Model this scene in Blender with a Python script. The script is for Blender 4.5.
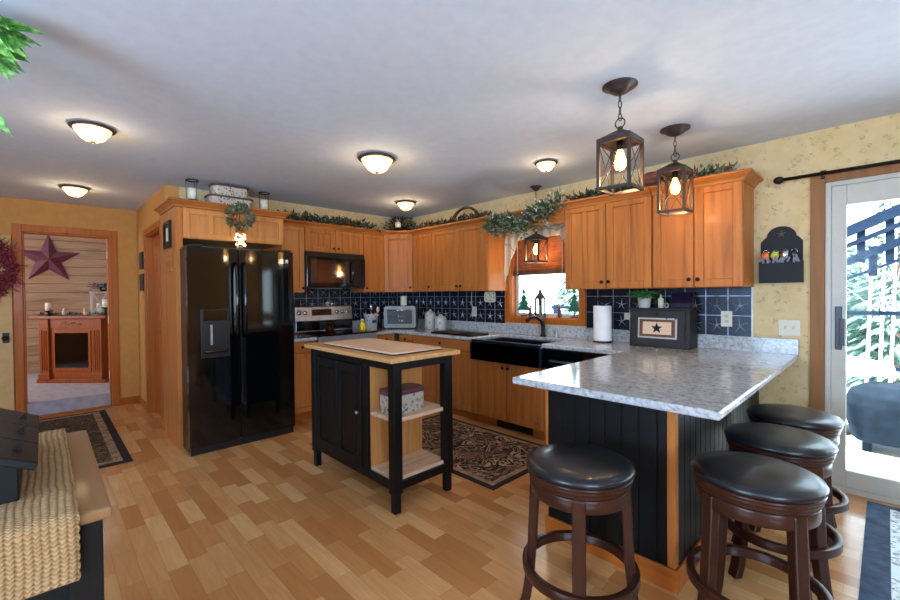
import bpy, bmesh, math, random
from mathutils import Vector, Matrix
from math import pi, sin, cos, radians as R
for o in list(bpy.data.objects): bpy.data.objects.remove(o)
SC = bpy.context.scene
COL = SC.collection

# ------------------------------------------------------------------ camera, world, lights, exposure
cam = bpy.data.cameras.new('camera'); co = bpy.data.objects.new('camera', cam); COL.objects.link(co)
CX, CY, CZ, YAW, PIT, ROL, FPX = 4.9014, -3.8212, 1.3439, 0.8031, -0.0136, -0.0089, 421.68
fw = Vector((-sin(YAW)*cos(PIT), cos(YAW)*cos(PIT), sin(PIT)))
rt = Vector((cos(YAW), sin(YAW), 0)); up = rt.cross(fw)
rt2 = rt*cos(ROL)+up*sin(ROL); up2 = -rt*sin(ROL)+up*cos(ROL)
co.matrix_world = Matrix(((rt2.x, up2.x, -fw.x, CX), (rt2.y, up2.y, -fw.y, CY), (rt2.z, up2.z, -fw.z, CZ), (0, 0, 0, 1)))
cam.sensor_width = 36; cam.lens = 36*FPX/900; cam.clip_start = .02; cam.clip_end = 200
SC.camera = co
SC.view_settings.view_transform = 'Standard'; SC.view_settings.look = 'None'
SC.view_settings.gamma = 1; SC.view_settings.use_curve_mapping = False
SC.view_settings.exposure = 0.13

W = bpy.data.worlds.new('sky'); SC.world = W; W.use_nodes = True
wn = W.node_tree.nodes; bg = wn['Background']
bg.inputs[0].default_value = (.66, .85, 1, 1); bg.inputs[1].default_value = 6

def area(name, loc, rot, sx, sy, power, color, portal=False):
    l = bpy.data.lights.new(name, 'AREA'); l.shape = 'RECTANGLE'; l.size = sx; l.size_y = sy
    l.energy = power; l.color = color
    if portal: l.cycles.is_portal = True
    o = bpy.data.objects.new(name, l); COL.objects.link(o); o.location = loc; o.rotation_euler = rot
    return o
# daylight through the windows behind the camera (in the wall openings), and the patio door / kitchen window
area('daylight_rear_window', (3.9, -6.97, 1.45), (R(118), 0, 0), 1.8, 1.5, 150, (.40, .64, 1))
area('daylight_side_window', (7.97, -5.3, 1.45), (R(122), 0, R(90)), 2.2, 1.5, 210, (.40, .64, 1))
area('daylight_far_window', (7.2, .16, 1.45), (R(-90), 0, 0), 1.2, 1.1, 1, (1, 1, 1), True)
area('daylight_patio_door', (5.48, .16, 1.06), (R(-90), 0, 0), 1.8, 1.9, 1, (1, 1, 1), True)
area('daylight_kitchen_window', (2.36, .16, 1.55), (R(-90), 0, 0), .84, .96, 1, (1, 1, 1), True)
area('den_fill_light', (-3.0, -5.93, 1.6), (R(90), 0, 0), 1.4, 1.2, 45, (.95, .93, 1))  # added to brighten the den, as if from an unseen window
sun = bpy.data.lights.new('sun', 'SUN'); sun.energy = 25; sun.angle = R(2); sun.color = (1, .95, .86)
so = bpy.data.objects.new('sun', sun); COL.objects.link(so)
so.rotation_euler = Vector((-.25, .42, -.85)).to_track_quat('-Z', 'Y').to_euler()

# ------------------------------------------------------------------ material helpers
def lin(c):
    return tuple(((x/255)/12.92 if x/255 <= .04045 else ((x/255+.055)/1.055)**2.4) for x in c)+(1,)
class NT:
    def __init__(s, name):
        s.m = bpy.data.materials.new(name); s.m.use_nodes = True; s.t = s.m.node_tree
        s.b = s.t.nodes['Principled BSDF']; s.x = 0
    def n(s, typ, **kw):
        a = s.t.nodes.new(typ)
        for k, v in kw.items():
            if k.startswith('i_'):
                key = k[2:]; key = int(key) if key.isdigit() else key.replace('_', ' ')
                a.inputs[key].default_value = v
            else: setattr(a, k, v)
        return a
    def l(s, a, b): s.t.links.new(a, b)
    def coord(s, scale=(1, 1, 1), rot=(0, 0, 0), kind='Object'):
        tc = s.n('ShaderNodeTexCoord'); mp = s.n('ShaderNodeMapping')
        mp.inputs['Scale'].default_value = scale; mp.inputs['Rotation'].default_value = rot
        s.l(tc.outputs[kind], mp.inputs[0]); return mp.outputs[0]
    def noise(s, vec, scale=5, detail=4, rough=.55, dist=0):
        a = s.n('ShaderNodeTexNoise'); a.inputs['Scale'].default_value = scale; a.inputs['Detail'].default_value = detail
        a.inputs['Roughness'].default_value = rough; a.inputs['Distortion'].default_value = dist
        s.l(vec, a.inputs['Vector']); return a.outputs['Fac']
    def ramp(s, fac, stops, const=False):
        a = s.n('ShaderNodeValToRGB'); e = a.color_ramp.elements
        while len(e) < len(stops): e.new(.5)
        for i, (p, c) in enumerate(stops): e[i].position = p; e[i].color = lin(c)
        if const: a.color_ramp.interpolation = 'CONSTANT'
        s.l(fac, a.inputs[0]); return a.outputs[0]
    def mix(s, fac, a, b, mode='MIX'):
        m = s.n('ShaderNodeMix', data_type='RGBA', blend_type=mode)
        for sock, v in ((m.inputs[0], fac), (m.inputs[6], a), (m.inputs[7], b)):
            if hasattr(v, 'is_linked'): s.l(v, sock)
            elif isinstance(v, tuple): sock.default_value = lin(v) if len(v) == 3 else v
            else: sock.default_value = v
        return m.outputs[2]
    def math(s, op, a, b=None):
        m = s.n('ShaderNodeMath', operation=op)
        for i, v in enumerate((a, b)):
            if v is None: continue
            if hasattr(v, 'is_linked'): s.l(v, m.inputs[i])
            else: m.inputs[i].default_value = v
        return m.outputs[0]
    def base(s, c):
        if isinstance(c, tuple): s.b.inputs['Base Color'].default_value = lin(c)
        else: s.l(c, s.b.inputs['Base Color'])
    def set(s, rough=.5, metal=0, spec=None, coat=0, trans=0, ior=None, em=None, es=0, alpha=None):
        i = s.b.inputs; i['Roughness'].default_value = rough; i['Metallic'].default_value = metal
        if spec is not None: i['Specular IOR Level'].default_value = spec
        i['Coat Weight'].default_value = coat; i['Coat Roughness'].default_value = .08
        i['Transmission Weight'].default_value = trans
        if ior: i['IOR'].default_value = ior
        if em: i['Emission Color'].default_value = lin(em); i['Emission Strength'].default_value = es
        return s
    def bump(s, h, strength=.3, dist=.01):
        b = s.n('ShaderNodeBump'); b.inputs['Strength'].default_value = strength; b.inputs['Distance'].default_value = dist
        s.l(h, b.inputs['Height']); s.l(b.outputs[0], s.b.inputs['Normal'])
M = {}
def plain(name, c, rough=.5, metal=0, var=.06, **kw):
    t = NT(name); v = t.coord((1, 1, 1)); f = t.noise(v, 14, 4)
    dk = tuple(int(x*(1-var)) for x in c); lt = tuple(min(255, int(x*(1+var))) for x in c)
    t.base(t.ramp(f, [(.3, dk), (.7, lt)])); t.set(rough, metal, **kw); M[name] = t.m; return t
def wood(name, c, axis='z', rough=.46, contrast=.16, coat=.06, seed=0, scale=1):
    t = NT(name); s = {'x': (1.2, 22, 22), 'y': (22, 1.2, 22), 'z': (22, 22, 1.2)}[axis]
    v = t.coord(tuple(a*scale for a in s)); oi = t.n('ShaderNodeObjectInfo')
    vm = t.n('ShaderNodeVectorMath', operation='ADD'); t.l(v, vm.inputs[0])
    sc = t.n('ShaderNodeVectorMath', operation='SCALE'); cb = t.n('ShaderNodeCombineXYZ')
    for k in range(3): t.l(oi.outputs['Random'], cb.inputs[k])
    t.l(cb.outputs[0], sc.inputs[0]); sc.inputs['Scale'].default_value = 37; t.l(sc.outputs[0], vm.inputs[1])
    f = t.noise(vm.outputs[0], 1.0, 7, .62, .7)
    dk = tuple(int(x*(1-contrast)) for x in c); lt = tuple(min(255, int(x*(1+contrast*.5))) for x in c)
    g = t.ramp(f, [(.28, dk), (.48, c), (.72, lt)])
    w = t.n('ShaderNodeTexWave', wave_type='BANDS', bands_direction={'x': 'Y', 'y': 'X', 'z': 'X'}[axis])
    w.inputs['Scale'].default_value = .16; w.inputs['Distortion'].default_value = 7; w.inputs['Detail'].default_value = 3; w.inputs['Detail Scale'].default_value=.6
    t.l(vm.outputs[0], w.inputs['Vector'])
    g = t.mix(t.math('MULTIPLY', w.outputs['Fac'], .16*contrast/.16), g, tuple(int(x*.78) for x in c))
    hv = t.n('ShaderNodeHueSaturation'); t.l(g, hv.inputs['Color'])
    t.l(t.math('ADD', t.math('MULTIPLY', oi.outputs['Random'], .10), .95), hv.inputs['Value'])
    t.base(hv.outputs[0]); t.set(rough, 0, coat=coat, spec=.22); t.bump(f, .08, .002); M[name] = t.m
OAK = (184, 112, 52)
for a in 'xyz': wood('oak_'+a, OAK, a, contrast=.22)
for a in 'xyz': wood('pale_oak_'+a, (202, 134, 72), a)
for a in 'xyz': wood('trim_oak_'+a, (176, 96, 34), a, rough=.4)
wood('brown_trim', (150, 104, 62), 'z', rough=.5, coat=0)
wood('butcher', (208, 158, 100), 'x', rough=.3)
wood('board', (218, 184, 152), 'x', rough=.5, contrast=.08, coat=0)
wood('pine_y', (182, 150, 120), 'y', rough=.6, contrast=.22, coat=0)
wood('shelf_wood', (205, 172, 140), 'y', rough=.5, contrast=.14, coat=0)
wood('knotty_pine', (190, 130, 70), 'z', rough=.45, contrast=.18, scale=.6)
wood('mantel_wood', (150, 78, 36), 'z', rough=.3, contrast=.2)
wood('espresso', (58, 29, 19), 'z', rough=.3, contrast=.25, coat=.25)
wood('chest_top', (150, 108, 68), 'x', rough=.7, contrast=.12)
plain('black_paint', (12, 12, 12), .48, var=.2, spec=.25)
plain('black_gloss', (5, 6, 8), .07, var=.05, spec=.6)
plain('black_plastic', (18, 18, 20), .35)
plain('black_metal', (32, 28, 27), .4, .6)
plain('bronze', (66, 54, 50), .45, .45)
plain('leather', (18, 20, 24), .32, var=.25, coat=.2)
plain('steel', (176, 182, 190), .32, .9)
plain('key_metal', (96, 96, 98), .4, .4)
plain('chrome', (210, 210, 212), .12, 1)
plain('white_paint', (192, 188, 174), .4, var=.02)
plain('white_plastic', (216, 208, 184), .4, var=.02)
plain('cream', (224, 216, 190), .5, var=.03)
plain('wax', (238, 230, 205), .5, var=.03)
plain('sink_black', (12, 18, 32), .22, var=.3, coat=.4)
plain('green_tree', (30, 104, 84), .6, var=.2)
plain('red_berry', (120, 26, 46), .5, var=.35)
plain('berry', (170, 30, 30), .4)
plain('barn_red', (104, 50, 66), .5, var=.18)
plain('brown', (92, 58, 38), .6, var=.2)
plain('grapevine', (84, 58, 36), .8, var=.3)
plain('snow', (238, 242, 248), .8, var=.03)
plain('grill_cover', (22, 34, 46), .9, var=.2, spec=.1)
plain('deck_metal', (18, 34, 54), .8, var=.1, spec=.1)
plain('paper', (240, 238, 232), .9, var=.02)
plain('yellow_soap', (205, 176, 30), .25, var=.1)
plain('orange', (226, 96, 24), .4)
plain('lime', (180, 180, 50), .5)
plain('blue_ink', (52, 60, 120), .5, var=.2)
plain('tin_lid', (96, 54, 66), .4, var=.1)
plain('carpet', (172, 166, 172), .95, var=.08)
plain('golden_wall', (196, 140, 70), .8, var=.03)
plain('cream_door', (204, 166, 104), .6, var=.03)
plain('weathered', (34, 31, 30), .65, var=.25)
plain('mat_blue', (58, 72, 92), .95, var=.25)
plain('bark', (96, 84, 72), .9, var=.3)
plain('birch', (170, 170, 166), .9, var=.12)
plain('screen', (10, 14, 44), .15, var=.3, coat=.6)
plain('copper', (170, 92, 50), .3, .8)
plain('terracotta_mix', (120, 66, 42), .7, var=.3)
t = plain('ceiling_paint', (206, 218, 232), .85, var=.015)
def leaf(name, c1, c2, c3):
    t = NT(name); v = t.coord((1, 1, 1)); f = t.noise(v, 45, 2); t.base(t.ramp(f, [(.35, c1), (.5, c2), (.66, c3)])); t.set(.55); M[name] = t.m
leaf('garland_green', (44, 56, 34), (80, 92, 56), (126, 128, 92))
leaf('dusty_green', (70, 92, 66), (122, 146, 110), (176, 186, 190))
leaf('fresh_green', (44, 104, 32), (86, 150, 52), (140, 190, 90))
leaf('fern_green', (40, 100, 40), (80, 160, 70), (120, 190, 90))
leaf('dark_leaf', (28, 36, 24), (48, 54, 34), (70, 66, 46))
leaf('blue_leaf', (24, 30, 54), (36, 46, 80), (60, 72, 110))
leaf('outdoor_green', (40, 72, 58), (66, 104, 88), (130, 158, 150))  # greens lightened slightly to paint in haze over the trees

def emit(name, c, st):
    t = NT(name); t.base(c); t.set(.4, em=c, es=st); M[name] = t.m
emit('bulb', (255, 180, 84), 14)
emit('bowl_glow', (255, 206, 146), 2.2)
plain('mirror_black', (14, 14, 16), .06, spec=1, coat=1)
plain('oven_glass', (58, 56, 52), .35, spec=.25)
plain('toaster_steel', (120, 118, 114), .45, .4)
emit('fairy', (255, 222, 160), 9)
emit('flame', (255, 200, 120), 3)
def glass(name, tint=(1, 1, 1, 1), gl=.12, rough=.02):
    m = bpy.data.materials.new(name); m.use_nodes = True; t = m.node_tree; t.nodes.clear()
    o = t.nodes.new('ShaderNodeOutputMaterial'); mx = t.nodes.new('ShaderNodeMixShader'); tr = t.nodes.new('ShaderNodeBsdfTransparent')
    g = t.nodes.new('ShaderNodeBsdfGlossy'); g.inputs['Roughness'].default_value = rough; tr.inputs[0].default_value = tint
    lw = t.nodes.new('ShaderNodeLayerWeight'); lw.inputs[0].default_value = gl
    t.links.new(lw.outputs['Fresnel'], mx.inputs[0]); t.links.new(tr.outputs[0], mx.inputs[1]); t.links.new(g.outputs[0], mx.inputs[2]); t.links.new(mx.outputs[0], o.inputs[0]); M[name] = m
glass('pane'); glass('jar_glass', (.9, .93, .92, 1), .3); glass('amber_glass', (.9, .6, .35, 1), .3)

# laminate floor: staggered strips running along X
def floor_mat():
    t = NT('laminate'); g = t.n('ShaderNodeNewGeometry'); sx = t.n('ShaderNodeSeparateXYZ'); t.l(g.outputs['Position'], sx.inputs[0])
    Wd, L = .092, .34
    row = t.math('FLOOR', t.math('DIVIDE', sx.outputs[1], Wd))
    wr = t.n('ShaderNodeTexWhiteNoise', noise_dimensions='1D'); t.l(row, wr.inputs['W'])
    xo = t.math('ADD', t.math('DIVIDE', sx.outputs[0], L), t.math('MULTIPLY', wr.outputs['Value'], 7.3))
    colm = t.math('FLOOR', xo)
    cb = t.n('ShaderNodeCombineXYZ'); t.l(row, cb.inputs[0]); t.l(colm, cb.inputs[1])
    wn2 = t.n('ShaderNodeTexWhiteNoise', noise_dimensions='2D'); t.l(cb.outputs[0], wn2.inputs['Vector'])
    tone = t.ramp(wn2.outputs['Value'], [(0, (184, 122, 66)), (.3, (204, 144, 86)), (.65, (216, 162, 102)), (1, (230, 182, 124))])
    off = t.n('ShaderNodeVectorMath', operation='SCALE'); off.inputs['Scale'].default_value = 9; t.l(wn2.outputs['Color'], off.inputs[0])
    ad = t.n('ShaderNodeVectorMath', operation='ADD'); mp = t.n('ShaderNodeMapping'); mp.inputs['Scale'].default_value = (2.2, 26, 1)
    t.l(g.outputs['Position'], mp.inputs[0]); t.l(mp.outputs[0], ad.inputs[0]); t.l(off.outputs[0], ad.inputs[1])
    f = t.noise(ad.outputs[0], 1.1, 6, .6, 1.2)
    tone = t.mix(t.ramp(f, [(.3, (0, 0, 0)), (.62, (150, 150, 150))]), tone, (162, 104, 60))
    fy = t.math('FRACT', t.math('DIVIDE', sx.outputs[1], Wd)); fx = t.math('FRACT', xo)
    e = t.math('MAXIMUM', t.math('LESS_THAN', fy, .022), t.math('LESS_THAN', fx, .006))
    tone = t.mix(t.math('MULTIPLY', e, .4), tone, (120, 80, 48))
    t.base(tone); t.set(.22, coat=.25); t.b.inputs['Coat Roughness'].default_value = .18; t.bump(e, -.1, .001); M['floor'] = t.m
floor_mat()
# cream wallpaper with small sprigs
def paper_mat():
    t = NT('wallpaper'); v = t.coord()
    vo = t.n('ShaderNodeTexVoronoi'); vo.inputs['Scale'].default_value = 22; t.l(v, vo.inputs['Vector'])
    n1 = t.noise(v, 95, 3, .6, 1.5); n2 = t.noise(v, 9, 3)
    near = t.math('LESS_THAN', vo.outputs['Distance'], .36); thr = t.math('GREATER_THAN', n1, .55)
    col = t.mix(t.math('MULTIPLY', t.math('MULTIPLY', near, thr), .62), t.ramp(n2, [(.3, (208, 182, 130)), (.7, (220, 196, 146))]), (120, 104, 76))
    t.base(col); t.set(.75); M['wallpaper'] = t.m
paper_mat()
def granite(name, a, b, c, d, rough=.12):
    t = NT(name); v = t.coord(); n1 = t.noise(v, 42, 6, .72); n2 = t.noise(v, 130, 4, .7); n3 = t.noise(v, 9, 3)
    col = t.ramp(n1, [(.33, d), (.43, c), (.52, b), (.66, a)])
    col = t.mix(t.ramp(n2, [(.60, (0, 0, 0)), (.68, (170, 170, 170))]), col, (74, 62, 56))
    col = t.mix(t.math('MULTIPLY', n3, .4), col, a)
    t.base(col); t.set(rough, coat=.1); M[name] = t.m
granite('granite', (198, 202, 202), (178, 180, 180), (148, 146, 144), (98, 92, 88))
# rugs
def rug_mat(name, bgc, c1, c2, c3, scale=7):
    t = NT(name); v = t.coord(); n1 = t.noise(v, scale, 1, .3, 3.2); n2 = t.noise(v, scale*2.2, 1, .4, 2.5); n3 = t.noise(v, 4, 1)
    a = t.math('LESS_THAN', t.math('ABSOLUTE', t.math('SUBTRACT', t.math('FRACT', t.math('MULTIPLY', n1, 6)), .5)), .17)
    b = t.math('LESS_THAN', t.math('ABSOLUTE', t.math('SUBTRACT', t.math('FRACT', t.math('MULTIPLY', n2, 4)), .5)), .10)
    col = t.mix(b, bgc, c3); col = t.mix(a, col, t.mix(t.ramp(n3, [(.5, (0, 0, 0)), (.54, (255, 255, 255))]), c1, c2))
    t.base(col); t.set(.95); t.bump(t.noise(v, 300, 2), .4, .003); M[name] = t.m
rug_mat('rug_floral', (24, 19, 20), (182, 152, 116), (150, 106, 90), (120, 104, 78), 3.4)
rug_mat('rug_dark', (26, 22, 20), (128, 100, 62), (110, 84, 54), (70, 60, 40), 5)
plain('rug_black', (26, 25, 27), .95, var=.2); plain('rug_tan', (150, 122, 92), .95, var=.25)
# braided jute
def jute():
    t = NT('jute'); v = t.coord((1, 1, 1)); sx = t.n('ShaderNodeSeparateXYZ'); t.l(v, sx.inputs[0])
    # braided rows 24 mm wide running along X; strands slant one way and the other
    row = t.math('DIVIDE', t.math('ADD', sx.outputs[1], t.math('MULTIPLY', t.noise(v, 9, 2), .014)), .0135); fr_ = t.math('FRACT', row); tri = t.math('ABSOLUTE', t.math('SUBTRACT', fr_, .5))
    al = t.math('ADD', t.math('SUBTRACT', sx.outputs[0], sx.outputs[2]), t.math('MULTIPLY', tri, .012))
    nz = t.noise(v, 60, 3); st = t.math('SINE', t.math('MULTIPLY', t.math('ADD', al, t.math('MULTIPLY', nz, .010)), 640))
    h = t.math('ADD', t.math('MULTIPLY', st, .22), t.math('ADD', t.math('SUBTRACT', .75, t.math('MULTIPLY', t.math('POWER', tri, 2), 2.2)), t.math('MULTIPLY', nz, .25)))
    col = t.ramp(h, [(.3, (104, 74, 42)), (.62, (164, 124, 78)), (1, (196, 160, 112))]); rr = t.noise(v, 14, 3)
    t.base(t.mix(t.ramp(t.noise(v, 75, 2), [(.45, (0, 0, 0)), (.6, (140, 140, 140))]), t.mix(t.math('MULTIPLY', rr, .5), col, (160, 128, 80)), (128, 92, 54))); t.set(.95); t.bump(h, .7, .004); M['jute'] = t.m
jute()
def patterned(name, basec, spot, scale=30, lo=.3):
    t = NT(name); v = t.coord(); vo = t.n('ShaderNodeTexVoronoi'); vo.inputs['Scale'].default_value = scale; t.l(v, vo.inputs['Vector'])
    n = t.noise(v, scale*2.2, 2, .5, 1)
    f = t.math('MULTIPLY', t.math('LESS_THAN', vo.outputs['Distance'], lo), t.math('GREATER_THAN', n, .48))
    t.base(t.mix(f, basec, spot)); t.set(.45); M[name] = t.m
patterned('tin_floral', (176, 164, 148), (58, 64, 62), 34, .42)
patterned('fridge_tin', (196, 184, 166), (72, 50, 40), 40, .4)
patterned('stoneware', (186, 182, 172), (64, 70, 120), 22, .22)
patterned('mat_pale', (196, 206, 196), (128, 124, 132), 26, .5)
patterned('plaque', (228, 216, 182), (110, 96, 60), 30, .3)
def curtain_mat():
    t = NT('curtain'); v = t.coord(); n = t.noise(v, 3.2, 1, .3, .6)
    a = t.ramp(n, [(.485, (0, 0, 0)), (.495, (255, 255, 255)), (.505, (255, 255, 255)), (.515, (0, 0, 0))])
    t.base(t.mix(t.math('MULTIPLY', a, .7), (208, 190, 160), (62, 52, 44))); t.set(.9); M['curtain'] = t.m
    t.b.inputs['Transmission Weight'].default_value = 0
curtain_mat()
plain('blind_wood', (150, 86, 48), .35, var=.2)
plain('tile', (24, 30, 42), .3, .45, var=.3)
plain('tile_line', (168, 176, 190), .35, .5, var=.25)

# ------------------------------------------------------------------ mesh helpers
ORG = {}
class MB:
    def __init__(s): s.bm = bmesh.new(); s.mats = ['']
    def box(s, x0, x1, y0, y1, z0, z1, rot=None, mi=0):
        v = [s.bm.verts.new(p) for p in ((x0, y0, z0), (x1, y0, z0), (x1, y1, z0), (x0, y1, z0), (x0, y0, z1), (x1, y0, z1), (x1, y1, z1), (x0, y1, z1))]
        fs = [s.bm.faces.new([v[i] for i in f]) for f in ((3, 2, 1, 0), (4, 5, 6, 7), (0, 1, 5, 4), (1, 2, 6, 5), (2, 3, 7, 6), (3, 0, 4, 7))]
        for f in fs: f.material_index = mi
        if rot: bmesh.ops.rotate(s.bm, verts=v, cent=rot[0], matrix=rot[1])
        return v
    def lathe(s, cx, cy, prof, n=28, sx=1, sy=1, cap=True, mi=0, rot=None):
        rings = []
        for r, z in prof:
            rings.append([s.bm.verts.new((cx+r*cos(2*pi*k/n)*sx, cy+r*sin(2*pi*k/n)*sy, z)) for k in range(n)])
        for a, b in zip(rings, rings[1:]):
            for k in range(n):
                f = s.bm.faces.new((a[k], a[(k+1) % n], b[(k+1) % n], b[k])); f.material_index = mi; f.smooth = True
        if cap:
            if prof[0][0] > 1e-4: f = s.bm.faces.new(rings[0][::-1]); f.material_index = mi
            if prof[-1][0] > 1e-4: f = s.bm.faces.new(rings[-1]); f.material_index = mi
        if rot: bmesh.ops.rotate(s.bm, verts=[v for r in rings for v in r], cent=rot[0], matrix=rot[1])
        return [v for r in rings for v in r]
    def tube(s, pts, r, n=8, closed=False, mi=0):
        pts = [Vector(p) for p in pts]; N = len(pts); rings = []
        rr = r if isinstance(r, (list, tuple)) else [r]*N
        pt = None
        for i, p in enumerate(pts):
            a = pts[(i-1) % N] if closed or i > 0 else p; b = pts[(i+1) % N] if closed or i < N-1 else p
            t = (b-a).normalized()
            if pt is None:
                u = t.orthogonal().normalized()
            else:
                u = (pt-t*pt.dot(t)); u = u.normalized() if u.length > 1e-6 else t.orthogonal().normalized()
            pt = u; w = t.cross(u)
            rings.append([s.bm.verts.new(p+(u*cos(2*pi*k/n)+w*sin(2*pi*k/n))*rr[i]) for k in range(n)])
        idx = range(N if closed else N-1)
        for i in idx:
            a, b = rings[i], rings[(i+1) % N]
            for k in range(n):
                f = s.bm.faces.new((a[k], a[(k+1) % n], b[(k+1) % n], b[k])); f.smooth = True; f.material_index = mi
        if not closed:
            s.bm.faces.new(rings[0][::-1]).material_index = mi; s.bm.faces.new(rings[-1]).material_index = mi
    def bar(s, p, q, w, h, upv=(0, 0, 1), w2=None, h2=None, mi=0):
        p, q = Vector(p), Vector(q); t = (q-p).normalized(); u = t.cross(Vector(upv)).normalized(); v = u.cross(t)
        w2 = w2 or w; h2 = h2 or h
        def ring(c, w, h): return [s.bm.verts.new(c+u*a*w/2+v*b*h/2) for a, b in ((-1, -1), (1, -1), (1, 1), (-1, 1))]
        a, b = ring(p, w, h), ring(q, w2, h2)
        for k in range(4): s.bm.faces.new((a[k], a[(k+1) % 4], b[(k+1) % 4], b[k])).material_index = mi
        s.bm.faces.new(a[::-1]).material_index = mi; s.bm.faces.new(b).material_index = mi
    def prism(s, pts, vec, mi=0):
        a = [s.bm.verts.new(p) for p in pts]; b = [s.bm.verts.new(Vector(p)+Vector(vec)) for p in pts]; n = len(a)
        for k in range(n): s.bm.faces.new((a[k], a[(k+1) % n], b[(k+1) % n], b[k])).material_index = mi
        s.bm.faces.new(a[::-1]).material_index = mi; s.bm.faces.new(b).material_index = mi
        return a+b
    def ball(s, c, r, seg=10, mi=0, sc=(1, 1, 1)):
        g = bmesh.ops.create_uvsphere(s.bm, u_segments=seg, v_segments=max(5, seg*2//3), radius=r)
        for v in g['verts']:
            v.co = Vector((v.co.x*sc[0], v.co.y*sc[1], v.co.z*sc[2]))+Vector(c)
            for f in v.link_faces: f.smooth = True; f.material_index = mi
    def grid(s, fn, nu, nv, mi=0):
        g = [[s.bm.verts.new(fn(i/nu, j/nv)) for j in range(nv+1)] for i in range(nu+1)]
        for i in range(nu):
            for j in range(nv):
                f = s.bm.faces.new((g[i][j], g[i+1][j], g[i+1][j+1], g[i][j+1])); f.smooth = True; f.material_index = mi
    def leafshape(s, c, d, L, wd, n, mi=0):
        c, d, n = Vector(c), Vector(d).normalized(), Vector(n); u = d.cross(n); u = u.normalized() if u.length > 1e-5 else d.orthogonal().normalized()
        nn = u.cross(d)
        a = s.bm.verts.new(c); b = s.bm.verts.new(c+d*L*.45+u*wd/2-nn*wd*.15); e = s.bm.verts.new(c+d*L*.45-u*wd/2-nn*wd*.15); m = s.bm.verts.new(c+d*L*.5); f = s.bm.verts.new(c+d*L-nn*L*.12)
        for q in ((a, b, m), (b, f, m), (a, m, e), (m, f, e)): s.bm.faces.new(q).material_index = mi
    def bigleaf(s, c, d, L, wd, n, mi=0):
        c, d, n = Vector(c), Vector(d).normalized(), Vector(n); u = d.cross(n); u = u.normalized() if u.length > 1e-5 else d.orthogonal().normalized(); nn = u.cross(d)
        rows = []
        for k in range(8):
            f = k/7; w = wd/2*(sin(pi*min(1, f*1.02)**.8)**.9 if 0 < f < 1 else .02); p = c+d*L*f-nn*L*.25*f*f
            rows.append([s.bm.verts.new(p-u*w+nn*w*.35), s.bm.verts.new(p), s.bm.verts.new(p+u*w+nn*w*.35)])
        for a, b in zip(rows, rows[1:]):
            for j in (0, 1):
                q = s.bm.faces.new((a[j], a[j+1], b[j+1], b[j])); q.smooth = True; q.material_index = mi
    def build(s, name, mat, parent=None, bevel=0, seg=2, solid=0, sub=0, flat=False):
        org = ORG.get(parent.as_pointer() if parent else 0, Vector((0, 0, 0)))
        me = bpy.data.meshes.new(name)
        bmesh.ops.recalc_face_normals(s.bm, faces=s.bm.faces[:])
        for v in s.bm.verts: v.co -= org
        s.bm.to_mesh(me); s.bm.free()
        for m in (mat if isinstance(mat, (list, tuple)) else [mat]): me.materials.append(M[m])
        o = bpy.data.objects.new(name, me); COL.objects.link(o)
        if parent: o.parent = parent
        ORG[o.as_pointer()] = org
        if solid: md = o.modifiers.new('s', 'SOLIDIFY'); md.thickness = solid; md.offset = 0
        if sub: md = o.modifiers.new('u', 'SUBSURF'); md.levels = sub; md.render_levels = sub
        if bevel: md = o.modifiers.new('b', 'BEVEL'); md.width = bevel; md.segments = seg; md.limit_method = 'ANGLE'; md.angle_limit = R(40)
        return o
def B(*a, **k):
    m = MB(); m.box(*a, **k); return m
def tag(o, label, cat, group=None, kind=None):
    o['label'] = label; o['category'] = cat
    if group: o['group'] = group
    if kind: o['kind'] = kind
    return o
def thing(name, loc, label, cat, group=None):
    o = bpy.data.objects.new(name, None); COL.objects.link(o); o.location = loc; o.empty_display_size = .1
    ORG[o.as_pointer()] = Vector(loc)
    return tag(o, label, cat, group) if label else o
def struct(o): o['kind'] = 'structure'; return o
def dup(root, loc, label, rotz=None):
    r = root.copy(); COL.objects.link(r); r.location = loc; r['label'] = label
    if rotz is not None: r.rotation_euler = (0, 0, rotz)
    for ch in list(root.children):
        c = ch.copy(); COL.objects.link(c); c.parent = r
        for g in list(ch.children):
            d = g.copy(); COL.objects.link(d); d.parent = c
    return r
random.seed(4)
CEIL = 2.44; UB, UT = 1.378, 2.13; CT = .897
# ------------------------------------------------------------------ room shell
XL, XR, YB = -1.735, 8.0, -7.0
struct(B(XL-.12, XR+.1, YB-.1, .12, -.1, 0).build('floor', 'floor'))
struct(B(XL-.12, XR+.1, YB-.1, .12, CEIL, CEIL+.1).build('ceiling', 'ceiling_paint'))
m = MB()   # wall with window and patio door openings
WX0, WX1, WZ0, WZ1 = 1.935, 2.79, 1.08, 2.06
DX0, DX1, DZ1 = 4.61, 6.35, 2.075
m.box(0, WX0, 0, .12, 0, CEIL); m.box(WX0, WX1, 0, .12, 0, WZ0); m.box(WX0, WX1, 0, .12, WZ1, CEIL)
m.box(WX1, DX0, 0, .12, 0, CEIL); m.box(DX0, DX1, 0, .12, DZ1, CEIL); m.box(DX1, 6.6, 0, .12, 0, CEIL); m.box(6.6, 7.8, 0, .12, 0, .9); m.box(6.6, 7.8, 0, .12, 2.0, CEIL); m.box(7.8, XR, 0, .12, 0, CEIL)
struct(m.build('wall_back', 'wallpaper'))
struct(B(-.12, 0, -2.83, .12, 0, CEIL).build('wall_left', 'wallpaper'))
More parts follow.
